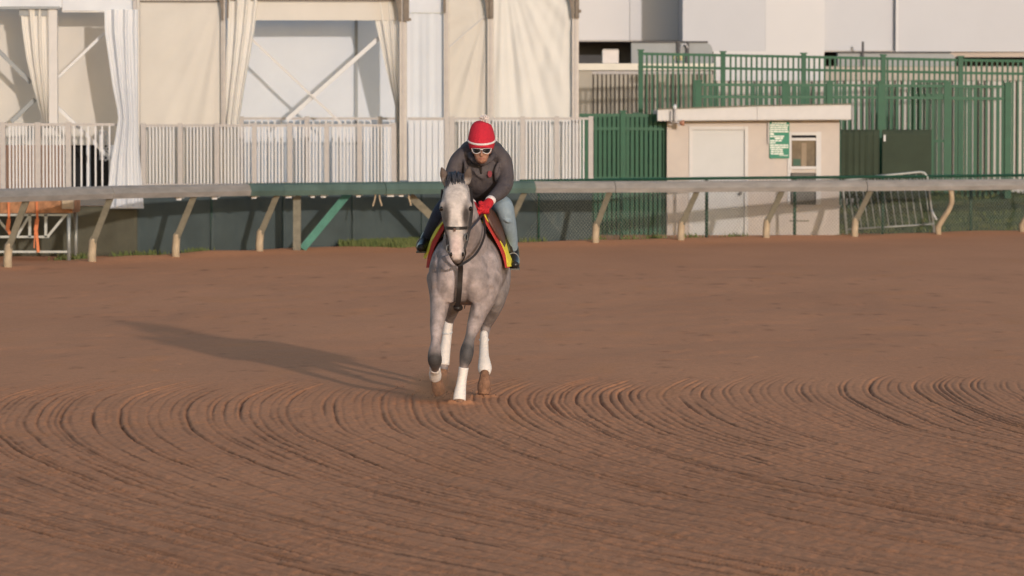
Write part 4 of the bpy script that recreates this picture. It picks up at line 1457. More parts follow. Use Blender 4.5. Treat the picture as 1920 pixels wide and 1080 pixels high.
def coat_paint(co):
    # own colours plus painted hollow shade: light grey body, white blaze face, pink muzzle, charcoal knees and ears
    n = len(co)
    x, y, z = co[:, 0], co[:, 1], co[:, 2]
    cx = H(866, 500, 0.3).x
    col = np.tile(np.array([0.40, 0.335, 0.33]), (n, 1))
    dap = vnoise(x * 17 + 5, z * 15 + y * 9, 101)
    dap2 = vnoise(x * 6, z * 5 + y * 4, 102)
    col *= (1 + 0.20 * dap + 0.20 * dap2)[:, None]

    def blend(mask, c):
        mask = np.clip(mask, 0, 1)[:, None]
        col[:] = col * (1 - mask) + np.array(c) * mask

    def blob(p, rx, ry, rz, soft=0.6):
        d = np.sqrt(((x - p.x) / rx) ** 2 + ((y - p.y) / ry) ** 2 + ((z - p.z) / rz) ** 2)
        return np.clip((1.0 - d) / soft + 0.5, 0, 1)
    head = np.clip((HY - 0.38 - y) / 0.08, 0, 1)
    blend(head * 0.9, (0.44, 0.40, 0.39))
    # white blaze down the middle of the face
    hx = H(855, 400, -0.7).x
    zc = H(855, 440, -0.75).z
    zf_ = H(855, 355, -0.55).z
    wz = np.interp(z, [H(855, 486, -0.8).z, H(855, 470, -0.8).z, H(855, 430, -0.75).z, H(855, 395, -0.7).z, zf_], [0.03, 0.048, 0.056, 0.066, 0.105])
    blz = np.clip((wz - np.abs(x - hx)) / 0.02 + 0.5, 0, 1) * np.clip((HY - 0.56 - y) / 0.06, 0, 1)
    blend(blz, (0.68, 0.605, 0.57))
    for s in (-1, 1):
        blend(blob(H(855 + s * 18.5, 404, -0.75), 0.034, 0.16, 0.10, 1.0) * (0.95 if s > 0 else 0.8), (0.06, 0.048, 0.043))  # shade of the hollows below the eyes, put into the coat colour
        blend(blob(H(857 + s * 13, 478, -0.80), 0.028, 0.06, 0.045, 0.9) * 0.85, (0.12, 0.105, 0.10))
    pm = H(855, 462, -0.8)
    blend(blob(pm, 0.05, 0.10, 0.11, 0.9) * head * 0.8, (0.66, 0.50, 0.47))
    blend(blob(H(858, 493, -0.76), 0.06, 0.09, 0.035, 0.9) * 0.85, (0.16, 0.14, 0.135))
    # ears brownish
    blend(np.clip((z - H(855, 340, -0.45).z) / 0.04, 0, 1) * head, (0.13, 0.095, 0.08))
    # knees, hocks and joints charcoal, thighs and chest underside darker
    blend(blob(H(876, 662, -0.1), 0.09, 0.16, 0.13, 0.8) * 0.95, (0.075, 0.073, 0.078))
    blend(blob(H(815, 676, -0.27), 0.09, 0.16, 0.075, 0.7) * 0.97, (0.05, 0.045, 0.045))
    blend(blob(H(880, 634, -0.05), 0.05, 0.1, 0.06, 1.0) * 0.6, (0.14, 0.135, 0.14))
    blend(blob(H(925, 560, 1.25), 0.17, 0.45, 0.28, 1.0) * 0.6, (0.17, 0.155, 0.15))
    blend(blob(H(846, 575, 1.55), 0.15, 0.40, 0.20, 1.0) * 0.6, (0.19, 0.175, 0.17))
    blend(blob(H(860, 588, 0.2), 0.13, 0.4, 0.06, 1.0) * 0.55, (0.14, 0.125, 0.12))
    return np.clip(col, 0.01, 0.9)


fuse('body', hb, M_COAT, hs, 0.0095, 6, coat_paint)
for s in (-1, 1):
    mb = MB()
    ball(mb, 855 + s * 27.0, 391, -0.690, 0.018, 0.026, 0.021)
    mb.build('eye', M_EYE, hs, True)
    mb = MB()
    ball(mb, 857 + s * 11, 477, -0.838, 0.011, 0.012, 0.019)
    mb.build('nostril', M_EYE, hs, True)
# leg wraps
wraps = [[(869.5, 689, -0.07, 0.043, 0.05), (867, 706, -0.065, 0.041, 0.05), (864.5, 722, -0.07, 0.044, 0.052), (862.5, 736, -0.085, 0.052, 0.057), (861, 751, -0.11, 0.056, 0.058)],
         [(815.5, 689, -0.14, 0.046, 0.05), (816, 695, -0.06, 0.047, 0.052), (816, 702, 0.0, 0.054, 0.056), (816.5, 709, 0.035, 0.05, 0.052)],
         [(907.5, 626, 1.30, 0.036, 0.05), (907.5, 645, 1.22, 0.039, 0.05), (907.5, 668, 1.11, 0.045, 0.053), (909, 689, 1.02, 0.062, 0.062), (909, 699, 0.98, 0.050, 0.055)],
         [(841, 602, 1.67, 0.042, 0.055), (838, 630, 1.66, 0.044, 0.053), (834.5, 658, 1.64, 0.048, 0.052), (832.5, 684, 1.62, 0.048, 0.055)]]
for w in wraps:
    mb = MB()
    loft(mb, w, 6, 20, 0.15)
    # spiral edges of the bandage
    o = mb.build('leg_wrap', M_WRAP, hs, True)
for (px, py, d, r) in ((907.5, 637, 1.255, 0.0415), (838.5, 623, 1.662, 0.0455)):
    c = H(px, py, d)
    mb = MB()
    pts = [c + Vector((r * math.cos(a), r * 1.25 * math.sin(a), 0.012 * math.sin(a))) for a in np.linspace(0, 2 * math.pi, 17)]
    mb.tube(pts, 0.006, 6)
    mb.build('wrap_tie', M_PICKET, hs, True)
# hooves
hoofs = [[(861, 752, -0.12, 0.05, 0.055), (861, 762, -0.14, 0.062, 0.07)],
         [(818, 709, 0.05, 0.042, 0.046), (820, 719, 0.07, 0.052, 0.056), (822.5, 729, 0.09, 0.060, 0.058), (824, 737, 0.11, 0.050, 0.05)],
         [(909, 698, 0.96, 0.036, 0.045), (908.5, 708, 0.93, 0.046, 0.052), (908, 722, 0.90, 0.060, 0.064), (907.5, 733, 0.88, 0.057, 0.064), (907, 740, 0.87, 0.046, 0.055)],
         [(831, 692, 1.60, 0.042, 0.048), (829, 706, 1.60, 0.052, 0.058), (828, 722, 1.60, 0.056, 0.06)]]
for w in hoofs:
    mb = MB()
    loft(mb, w, 5, 18, 0.2)
    mb.build('hoof', M_HOOF, hs, True)
# forelock, mane and tail from many strands
mb = MB()
for k in range(46):
    x = random.gauss(851, 6.5)
    y0 = random.uniform(322, 334)
    l = random.uniform(12, 28)
    dx = random.uniform(-6, 3)
    mb.tube([H(x, y0, -0.44), H(x + dx * 0.4, y0 + l * 0.4, -0.535), H(x + dx, y0 + l, -0.60 - random.uniform(0, 0.02))], 0.008, 5, rs=[0.011, 0.012, 0.003])
mb.build('forelock', M_HAIR, hs, True)
mb = MB()
for k in range(110):
    t = random.random()
    x0 = 852 + 22 * t
    y0 = 326 + 92 * t
    d0 = -0.38 + 0.62 * t
    sd_ = random.choice([-1, -1, -1, 1])
    mb.tube([H(x0, y0, d0), H(x0 + sd_ * 9, y0 + 8, d0 - 0.02), H(x0 + sd_ * (18 + 8 * t), y0 + random.uniform(22, 42), d0 - 0.02)], 0.01, 5, rs=[0.012, 0.014, 0.004])
mb.build('mane', M_HAIR, hs, True)
mb = MB()
for k in range(60):
    x = random.gauss(900, 7)
    e = random.gauss(0, 10)
    mb.tube([H(x, 440, 1.95), H(x + e * 0.3, 480, 2.12), H(x + e * 0.7, 530, 2.16), H(x + e, random.uniform(555, 585), 2.12)], 0.012, 5, rs=[0.014, 0.016, 0.014, 0.004])
mb.build('tail', M_TAIL, hs, True)

# ------------------------------------------------------------------ tack
br = thing('bridle', 'dark leather bridle with noseband and reins on the grey horse', 'bridle', H(856, 430, -0.75))


def around(py, d, rx, ry, cx, sx=0.0):
    """half ring across the face at row py"""
    out = []
    for a in np.linspace(math.pi * 1.04, math.pi * 1.96, 11):
        c = H(cx, py, d)
        out.append((c.x + rx * math.cos(a), c.y + ry * math.sin(a), c.z))
    return out


def ring_strap(name, pts3, w, th, m):
    mb = MB()
    q = [Vector(p) for p in pts3]
    rings = []
    for i, p in enumerate(q):
        t = (q[min(i + 1, len(q) - 1)] - q[max(i - 1, 0)]).normalized()
        up = Vector((0, 0, 1))
        u = t.cross(up).normalized()
        rings += [p + up * w / 2 + u * th / 2, p - up * w / 2 + u * th / 2, p - up * w / 2 - u * th / 2, p + up * w / 2 - u * th / 2]
    fs = []
    for i in range(len(q) - 1):
        for k in range(4):
            k2 = (k + 1) % 4
            fs.append((i * 4 + k, i * 4 + k2, i * 4 + 4 + k2, i * 4 + 4 + k))
    fs += [(0, 1, 2, 3), tuple((len(q) - 1) * 4 + k for k in (3, 2, 1, 0))]
    mb.v, mb.f = rings, fs
    return mb.build(name, m, br)


ring_strap('noseband', around(427, -0.69, 0.094, 0.128, 855.5), 0.026, 0.01, M_LEATH)
ring_strap('browband', around(355.5, -0.505, 0.108, 0.115, 855.3), 0.022, 0.01, mat('grey_browband', (0.30, 0.28, 0.27), 0.6, 0.1, 30))
strap('noseband_drop', [(852.5, 428, -0.825), (852.5, 434, -0.825)], 0.018, 0.01, M_LEATHB, br, 2)
strap('browband_drop', [(852.5, 351, -0.625), (852, 361, -0.655)], 0.02, 0.01, M_PICKET, br, 2)
strap('cheekpiece', [(882, 352, -0.50), (884.5, 372, -0.58), (884.5, 398, -0.66), (881, 425, -0.72), (876, 450, -0.77), (871, 467, -0.80)], 0.024, 0.012, M_LEATH, br)
strap('cheekpiece', [(829, 356, -0.50), (828.5, 375, -0.57), (831, 400, -0.62), (834.5, 425, -0.69), (839, 450, -0.74), (842, 467, -0.78)], 0.02, 0.012, M_LEATH, br)
for x, s in ((873, 1), (841, -1)):
    c = H(x, 445 if s > 0 else 466, -0.80)
    pts = [c + Vector((0.005 * s, 0.028 * math.cos(a), 0.030 * math.sin(a))) + Vector((0.012 * math.cos(a), 0, 0)) for a in np.linspace(0, 2 * math.pi, 15)]
    MB().tube(pts, 0.0055, 6).build('bit_ring', M_STEEL, br, True)
# rein: drops from the bit under the chin, then sweeps up to the glove
strap('rein', [(870, 467, -0.79), (872, 474, -0.76), (866, 490, -0.60), (858, 496, -0.45)], 0.020, 0.010, M_LEATH, br)
strap('rein', [(839, 440, -0.74), (840, 462, -0.70), (846, 482, -0.62), (858, 497, -0.45), (874, 491, -0.36), (892, 476, -0.28), (904, 455, -0.18), (909, 436, -0.10), (908, 418, -0.02), (905, 400, 0.10)], 0.020, 0.010, M_LEATH, br)
strap('rein', [(873, 447, -0.79), (880, 432, -0.62), (890, 420, -0.42), (900, 408, -0.15), (906, 398, 0.10)], 0.018, 0.010, M_LEATH, br)

ms_ = thing('martingale_strap', 'dark leather breast strap hanging down the middle of the horse chest', 'strap', H(862, 500, -0.2))
strap('breast_strap', [(863, 492, -0.30), (863.5, 505, -0.21), (862.5, 525, -0.175), (861, 548, -0.15), (858.5, 570, -0.06), (858, 578, 0.02)], 0.045, 0.014, M_LEATH, ms_)
strap('neck_strap', [(863, 494, -0.30), (850, 484, -0.26), (842, 468, -0.18), (838, 448, -0.02)], 0.026, 0.012, M_LEATH, ms_)
mb = MB()
ball(mb, 858.5, 577, 0.04, 0.045, 0.09, 0.032)
mb.build('chest_pad', M_LEATH, ms_, True)


# saddle cloth: yellow sheet with a broad red front border lying over the flanks
def cloth_band(name, d0, d1, m, par, rad, zlo_l, zlo_r, flare=0.0):
    n, k = 30, 5
    vs, fs = [], []
    for layer in (0, 1):
        for j in range(k + 1):
            t = j / k
            d = d0 + (d1 - d0) * t
            cx = H(875 + 6 * d, 500, d)
            for i in range(n + 1):
                a = math.pi * (0.06 + 0.88 * i / n)
                w = (0.345 + 0.02 * t) + rad - 0.012 * layer
                topz = H(880, 412, d).z + rad - 0.012 * layer
                cz = H(870, 492, d).z
                x = cx.x + w * math.cos(a) * (1.0 + flare * max(0, -math.sin(a) + 0.35))
                z = cz + (topz - cz) * max(math.sin(a), 0) ** 0.9 + (min(math.sin(a), 0) * 0.9)
                z -= 0.02 * math.sin(3 * a + t)
                y = HY + d + 0.16 * (1 - max(0, math.sin(a)))
                vs.append((x, y, z))
    w_ = n + 1
    N0 = w_ * (k + 1)
    for j in range(k):
        for i in range(n):
            a = j * w_ + i
            fs.append((a, a + 1, a + w_ + 1, a + w_))
            fs.append((N0 + a, N0 + a + w_, N0 + a + w_ + 1, N0 + a + 1))
    for i in range(n):
        fs.append((i, N0 + i, N0 + i + 1, i + 1))
        a = k * w_ + i
        fs.append((a, a + 1, N0 + a + 1, N0 + a))
    for j in range(k):
        a = j * w_
        fs.append((a, a + w_, N0 + a + w_, N0 + a))
        a = j * w_ + n
        fs.append((a, N0 + a, N0 + a + w_, a + w_))
    mb = MB()
    mb.v, mb.f = vs, fs
    return mb.build(name, m, par, True)


sc_ = thing('saddle_cloth', 'yellow saddle cloth with red border under the saddle', 'saddle cloth', H(880, 415, 0.6))


def side_flap(name, edge, w0, w1, d, depth, m, push):
    """one side of the cloth: front edge follows the flank, then runs back along the horse"""
    vs, fs = [], []
    n = len(edge)
    q = catmull([(*H(px, py, dd), w) for (px, py, dd, w) in edge], 5)
    L = len(q)
    for layer in (0, 1):
        for i in range(L):
            p = Vector(q[i][:3])
            w = q[i][3]
            sgn = push
            for t in (0.0, 0.25, 1.0):
                vs.append(p + Vector((sgn * (w * min(1, t * 4)) - sgn * 0.008 * layer, depth * t, -0.01 * t)))
    k = 3
    N0 = L * k
    for i in range(L - 1):
        for j in range(k - 1):
            a = i * k + j
            fs.append((a, a + 1, a + k + 1, a + k))
            fs.append((N0 + a, N0 + a + k, N0 + a + k + 1, N0 + a + 1))
    for i in range(L - 1):
        a = i * k
        fs.append((a, a + k, N0 + a + k, N0 + a))
        a = i * k + k - 1
        fs.append((a, N0 + a, N0 + a + k, a + k))
    for j in range(k - 1):
        fs.append((j, N0 + j, N0 + j + 1, j + 1))
        a = (L - 1) * k + j
        fs.append((a, a + 1, N0 + a + 1, N0 + a))
    mb = MB()
    mb.v, mb.f = vs, fs
    return mb.build(name, m, sc_)


side_flap('red_border', [(903, 402, 0.18, 0.02), (915, 424, 0.22, 0.03), (928, 447, 0.27, 0.035), (939, 468, 0.31, 0.035), (946, 488, 0.35, 0.03), (949, 502, 0.37, 0.03)], 0, 0, 0, 0.25, M_RED, 1)
side_flap('yellow_panel', [(906, 398, 0.21, 0.02), (919, 420, 0.25, 0.045), (933, 442, 0.29, 0.055), (943, 461, 0.33, 0.035), (950, 480, 0.37, 0.03), (952, 500, 0.39, 0.075)], 0, 0, 0, 0.7, M_YEL, 1)
side_flap('red_border', [(838, 418, 0.18, 0.03), (830, 432, 0.22, 0.04), (820, 450, 0.26, 0.045), (812, 468, 0.30, 0.035), (806, 488, 0.34, 0.025), (803, 502, 0.37, 0.02)], 0, 0, 0, 0.25, M_RED, -1)
side_flap('yellow_panel', [(831, 416, 0.22, 0.02), (823, 428, 0.26, 0.025), (814, 444, 0.30, 0.025), (807, 462, 0.34, 0.025), (800, 478, 0.38, 0.025), (797, 485, 0.40, 0.02)], 0, 0, 0, 0.7, M_YEL, -1)
cloth_band('top_panel', 0.3, 1.05, M_YEL, sc_, 0.0, 0, 0)

sdl = thing('saddle', 'small brown leather exercise saddle under the rider', 'saddle', H(888, 400, 0.8))
mb = MB()
loft(mb, [(890, 392, 0.38, 0.09, 0.05), (888, 402, 0.5, 0.13, 0.05), (889, 406, 0.75, 0.15, 0.05), (890, 400, 1.0, 0.17, 0.05)], 4, 16)
fuse('seat', mb, M_LEATHB, sdl, 0.012, 4)
mb = MB()
loft(mb, [(913, 398, 0.32, 0.035, 0.10), (924, 412, 0.36, 0.03, 0.14), (936, 432, 0.42, 0.028, 0.15), (944, 456, 0.48, 0.025, 0.12)], 4, 14)
fuse('flap', mb, M_LEATHB, sdl, 0.01, 4)
mb = MB()
loft(mb, [(846, 400, 0.32, 0.035, 0.10), (834, 414, 0.36, 0.03, 0.14), (824, 432, 0.42, 0.028, 0.15), (816, 454, 0.48, 0.025, 0.12)], 4, 14)
fuse('flap', mb, M_LEATHB, sdl, 0.01, 4)
for (x, y, s) in ((962, 490, 1), (793, 462, -1)):
    c = H(x, y, 0.62)
    pts = [c + Vector((0.055 * math.cos(a), 0, 0.075 * math.sin(a))) for a in np.linspace(-0.5, math.pi + 0.5, 12)]
    pts.append(pts[0])
    MB().tube(pts, 0.007, 6).build('stirrup', M_STEEL, sdl, True)
strap('stirrup_leather', [(944, 430, 0.5), (955, 455, 0.58), (961, 474, 0.62)], 0.022, 0.008, M_LEATH, sdl)
strap('stirrup_leather', [(820, 425, 0.5), (805, 440, 0.58), (795, 448, 0.62)], 0.022, 0.008, M_LEATH, sdl)

# ------------------------------------------------------------------ the rider
M_SKIN = mat('skin', (0.30, 0.15, 0.10), 0.55, 0.08, 30, spec=0.35, attr='coat')
M_JACK = mat('charcoal_jacket', (0.062, 0.052, 0.056), 0.7, 0.22, 9, 0.9, 11)
M_JEAN = mat('light_blue_jeans', (0.19, 0.245, 0.295), 0.8, 0.12, 18, 0.2, 60)
M_JEAN_SHADE = mat('shaded_jeans_leg', (0.020, 0.026, 0.05), 0.75, 0.25, 14, 0.2, 60)  # darker copy of the jeans, shade put into the colour
M_BOOT = mat('black_boot_leather', (0.016, 0.015, 0.015), 0.3, 0.2, 20)
M_GLOVE = mat('red_knit_glove', (0.42, 0.014, 0.022), 0.8, 0.1, 40, 0.3, 120)
M_CAP = mat('red_knit_cap', (0.44, 0.016, 0.034), 0.85, 0.08, 40, 0.4, 120)
M_CAPW = mat('white_knit', (0.60, 0.54, 0.53), 0.9, 0.06, 40, 0.4, 90)
M_LENS = mat('dark_lens', (0.008, 0.007, 0.007), 0.3, 0.1, 5, spec=0.25)
M_LOGO = mat('red_emblem', (0.17, 0.025, 0.035), 0.7, 0.1, 30)

rd = thing('person', 'rider in charcoal jacket, red and white pompom cap and dark glasses crouched over the horse', 'person', H(900, 400, 0.8))
pb = MB()
# head, tipped forward and looking down at the track
loft(pb, [(903, 303.5, 0.235, 0.030, 0.035), (903, 300, 0.245, 0.046, 0.05), (903, 293, 0.28, 0.061, 0.075), (903, 284, 0.31, 0.070, 0.095), (903, 273, 0.335, 0.077, 0.105), (903, 258, 0.35, 0.078, 0.105), (903, 243, 0.36, 0.06, 0.08)], 5, 24, 0.5)
loft(pb, [(903, 284, 0.215, 0.009, 0.012), (903, 289, 0.195, 0.013, 0.018), (903, 291.5, 0.20, 0.016, 0.016)], 3, 12)   # nose
for s in (-1, 1):
    ball(pb, 903 + s * 10.0, 288.5, 0.255, 0.022, 0.02, 0.018)                                # cheekbones
    ball(pb, 903 + s * 16.5, 283, 0.33, 0.010, 0.02, 0.026)                                   # ears
ball(pb, 903, 297.5, 0.222, 0.020, 0.012, 0.007)
ball(pb, 903, 303, 0.226, 0.017, 0.014, 0.011)
loft(pb, [(903, 285, 0.40, 0.055, 0.06), (903, 298, 0.50, 0.06, 0.065), (903, 312, 0.60, 0.075, 0.08)], 3, 16)
# trunk and limbs inside the clothes
loft(pb, [(903, 305, 0.60, 0.16, 0.10), (903, 330, 0.70, 0.16, 0.11), (901, 360, 0.85, 0.13, 0.11), (898, 388, 1.0, 0.14, 0.12)], 4, 18)
loft(pb, [(905, 392, 1.0, 0.09), (925, 388, 0.72, 0.075), (942, 384, 0.48, 0.06), (954, 420, 0.56, 0.05), (960, 458, 0.68, 0.04), (962, 480, 0.66, 0.035)], 4, 14)
loft(pb, [(888, 392, 1.0, 0.09), (862, 388, 0.72, 0.075), (833, 392, 0.48, 0.06), (815, 415, 0.56, 0.05), (801, 440, 0.66, 0.04), (795, 452, 0.64, 0.035)], 4, 14)
loft(pb, [(928, 298, 0.58, 0.06), (946, 318, 0.52, 0.05), (948, 346, 0.44, 0.045), (932, 365, 0.28, 0.04), (918, 378, 0.17, 0.032)], 4, 14)
loft(pb, [(876, 298, 0.58, 0.06), (854, 318, 0.52, 0.05), (848, 346, 0.44, 0.045), (866, 370, 0.28, 0.04), (886, 384, 0.17, 0.032)], 4, 14)


def skin_paint(co):
    col = np.ones((len(co), 3))
    p = H(903, 297.5, 0.21)
    d = np.sqrt(((co[:, 0] - p.x) / 0.028) ** 2 + ((co[:, 1] - p.y) / 0.05) ** 2 + ((co[:, 2] - p.z) / 0.009) ** 2)
    m = np.clip(1.5 - d, 0, 1)[:, None]
    col = col * (1 - m) + np.array([0.62, 0.38, 0.38]) * m
    return col


fuse('body', pb, M_SKIN, rd, 0.0075, 2, skin_paint)

# jacket: torso, hood collar and sleeves as one garment
jb = MB()
loft(jb, [(903, 296, 0.56, 0.155, 0.12), (903, 308, 0.59, 0.225, 0.165), (903, 326, 0.66, 0.225, 0.18), (903, 345, 0.78, 0.20, 0.17), (900, 372, 0.95, 0.18, 0.16)], 5, 26, 0.55)
loft(jb, [(903, 276, 0.60, 0.14, 0.12), (903, 284, 0.66, 0.20, 0.14), (903, 300, 0.80, 0.22, 0.16), (901, 330, 1.0, 0.19, 0.15)], 4, 22)
loft(jb, [(924, 288, 0.58, 0.10, 0.11), (942, 302, 0.54, 0.082, 0.10), (948, 322, 0.50, 0.071, 0.085), (947.5, 342, 0.43, 0.072, 0.08), (940, 357, 0.33, 0.066, 0.07), (929, 367, 0.24, 0.056, 0.058), (919.5, 375, 0.17, 0.045, 0.046)], 5, 18)
loft(jb, [(882, 288, 0.58, 0.10, 0.11), (861, 302, 0.54, 0.082, 0.10), (851, 322, 0.50, 0.074, 0.085), (847, 345, 0.43, 0.072, 0.08), (857, 362, 0.33, 0.062, 0.07), (874, 376, 0.22, 0.05, 0.052), (884, 383, 0.17, 0.045, 0.046)], 5, 18)
# folds at elbow, shoulder and chest
for (a, b_, c_) in (((958, 335, 0.40), (949, 341, 0.35), (938, 344, 0.36)), ((956, 349, 0.36), (946, 352, 0.29), (933, 352, 0.30)), ((934, 306, 0.44), (930, 322, 0.42), (930, 340, 0.45)),
                   ((871, 300, 0.44), (874, 318, 0.42), (872, 336, 0.45)), ((842, 318, 0.45), (852, 325, 0.40), (866, 326, 0.42)), ((885, 318, 0.46), (900, 330, 0.455), (915, 345, 0.55))):
    loft(jb, [(*a, 0.014), (*b_, 0.022), (*c_, 0.012)], 4, 8)
# stand-up collar
c0 = H(903, 296, 0.44)
ring = [c0 + Vector((0.098 * math.cos(a), 0.11 * math.sin(a), -0.045 * max(0, -math.sin(a)) + 0.025 * abs(math.cos(a)))) for a in np.linspace(0, 2 * math.pi, 25)]
jb.tube(ring, 0.028, 8)
fuse('jacket', jb, M_JACK, rd, 0.0095, 3)
strap('zipper', [(902, 313, 0.40), (902, 325, 0.44), (902, 338, 0.52), (901, 350, 0.60)], 0.012, 0.006, M_LEATH, rd)
# small red emblem on the breast: a shield with a bar
e = [(915, 321), (921, 320), (923, 326), (921, 332), (917, 333), (914, 328)]
v = [H(x, y, 0.43) for x, y in e]
v += [q + Vector((0, 0.04, 0)) for q in v]
MB().add(v, [tuple(range(6)), tuple(range(11, 5, -1))] + [(i, i + 6, (i + 1) % 6 + 6, (i + 1) % 6) for i in range(6)]).build('emblem', M_LOGO, rd)

# cap over the helmet
cb_ = MB()
loft(cb_, [(903, 279.5, 0.335, 0.103, 0.138), (903, 270, 0.34, 0.114, 0.140), (903, 258, 0.35, 0.117, 0.138), (903, 246, 0.36, 0.106, 0.122), (903.5, 237, 0.365, 0.092, 0.104), (904, 231, 0.37, 0.070, 0.078), (904.5, 228, 0.37, 0.04, 0.042)], 5, 28, 0.2)
cp = fuse('cap', cb_, M_CAP, rd, 0.007, 3)
mb = MB()
c = H(903, 263, 0.345)
pts = [c + Vector((0.1175 * math.cos(a), 0.143 * math.sin(a), 0.036 * math.sin(a))) for a in np.linspace(0, 2 * math.pi, 41)]
mb.tube(pts, 0.0095, 8)
mb.build('white_stripe', M_CAPW, cp, True)
mb = MB()
pc = H(908, 223.5, 0.37)
for k in range(150):
    dv = Vector((random.gauss(0, 1), random.gauss(0, 1), random.gauss(0, 1))).normalized()
    mb.tube([pc + dv * 0.005, pc + dv * random.uniform(0.036, 0.047)], 0.006, 4, rs=[0.007, 0.005])
mb.build('pompom', M_CAPW, cp)
# wrap-round sunglasses with pale frame
gl = thing('sunglasses', 'dark sport sunglasses with white frame on the rider face', 'sunglasses', H(903, 283, 0.2))
cg = H(903, 282, 0.300)


def gpt(a, dz, r=1.0):
    return cg + Vector((0.088 * r * math.sin(a), -0.112 * r * math.cos(a), dz))


for s in (-1, 1):
    vs, fs = [], []
    n = 9
    for layer in (0, 1):
        for i in range(n):
            t = i / (n - 1)
            a = s * (0.14 + 0.92 * t)
            hz = 0.017 * math.sin(math.pi * (0.10 + 0.80 * t)) ** 0.6
            vs.append(gpt(a, 0.012 + 0.004 * t, 1 - 0.04 * layer))
            vs.append(gpt(a, 0.012 - 2.25 * hz + 0.008 * t, 1 - 0.04 * layer))
    N0 = n * 2
    for i in range(n - 1):
        a = i * 2
        fs += [(a, a + 2, a + 3, a + 1), (N0 + a, N0 + a + 1, N0 + a + 3, N0 + a + 2), (a, N0 + a, N0 + a + 2, a + 2), (a + 1, a + 3, N0 + a + 3, N0 + a + 1)]
    fs += [(0, 1, N0 + 1, N0), (N0 - 2, 2 * N0 - 2, 2 * N0 - 1, N0 - 1)]
    mb = MB()
    mb.v, mb.f = vs, fs
    mb.build('lens', M_LENS, gl, True)
    up_, lo_ = [], []
    for i in range(n):
        t = i / (n - 1)
        a = s * (0.10 + 1.0 * t)
        hz = 0.017 * math.sin(math.pi * (0.10 + 0.80 * t)) ** 0.6
        lo_.append(gpt(a, 0.008 - 2.25 * hz + 0.008 * t, 1.02))
        up_.append(gpt(a, 0.016 + 0.004 * t, 1.02))
    MB().tube(lo_ + [gpt(s * 1.25, 0.018, 1.02), gpt(s * 1.7, 0.024, 1.02)], 0.0038, 6).build('frame', M_CAPW, gl, True)
    MB().tube(up_, 0.002, 6).build('frame', M_CAPW, gl, True)
MB().tube([gpt(-0.13, 0.006, 1.02), gpt(0, 0.010, 1.04), gpt(0.13, 0.006, 1.02)], 0.006, 6).build('bridge', M_CAPW, gl, True)

# legs
lb = MB()
loft(lb, [(906, 388, 0.98, 0.11), (926, 386, 0.75, 0.10), (938, 384, 0.55, 0.088), (945.5, 389, 0.45, 0.082, 0.09), (950, 405, 0.47, 0.074, 0.085), (955, 425, 0.54, 0.064, 0.08), (959, 446, 0.62, 0.054, 0.068), (961, 467, 0.68, 0.048, 0.058)], 5, 18)
for (a, b_) in (((936, 392, 0.40), (956, 400, 0.40)), ((944, 410, 0.40), (960, 415, 0.44))):
    loft(lb, [(*a, 0.01), ((a[0] + b_[0]) / 2, (a[1] + b_[1]) / 2 + 2, a[2] - 0.015, 0.018), (*b_, 0.01)], 3, 8)
fuse('jeans_leg', lb, M_JEAN, rd, 0.009, 3, label='light blue jeans leg in the sun')
lb = MB()
loft(lb, [(892, 388, 0.98, 0.11), (866, 386, 0.75, 0.10), (843, 386, 0.52, 0.085), (831, 392, 0.45, 0.075, 0.09), (823, 405, 0.48, 0.070, 0.085), (814, 422, 0.56, 0.062, 0.08), (807, 434, 0.62, 0.054, 0.068), (802, 444, 0.66, 0.05, 0.06)], 5, 18)
fuse('jeans_leg', lb, M_JEAN_SHADE, rd, 0.009, 3, label='jeans leg on the shaded side, its shade painted dark navy')
for ch in ([(961, 463, 0.69, 0.054, 0.062), (962.5, 476, 0.69, 0.054, 0.065), (963.5, 487, 0.64, 0.048, 0.062), (965, 494, 0.54, 0.044, 0.042), (966, 497, 0.46, 0.036, 0.032)],
           [(804, 440, 0.66, 0.056, 0.062), (799, 450, 0.66, 0.056, 0.065), (795, 458, 0.62, 0.052, 0.06), (791, 463, 0.52, 0.046, 0.042), (789, 465, 0.45, 0.036, 0.034)]):
    mb = MB()
    loft(mb, ch, 5, 16, 0.6)
    bo = fuse('boot', mb, M_BOOT, rd, 0.008, 3)
    x, y, d = ch[3][0], ch[3][1], ch[3][2]
    p0, p1 = H(ch[2][0], ch[2][1] + 11, 0.66), H(ch[4][0], ch[4][1] + 8, 0.47)
    MB().bar(p0, p1, 0.085, 0.014).build('sole', M_DKPANEL, bo)


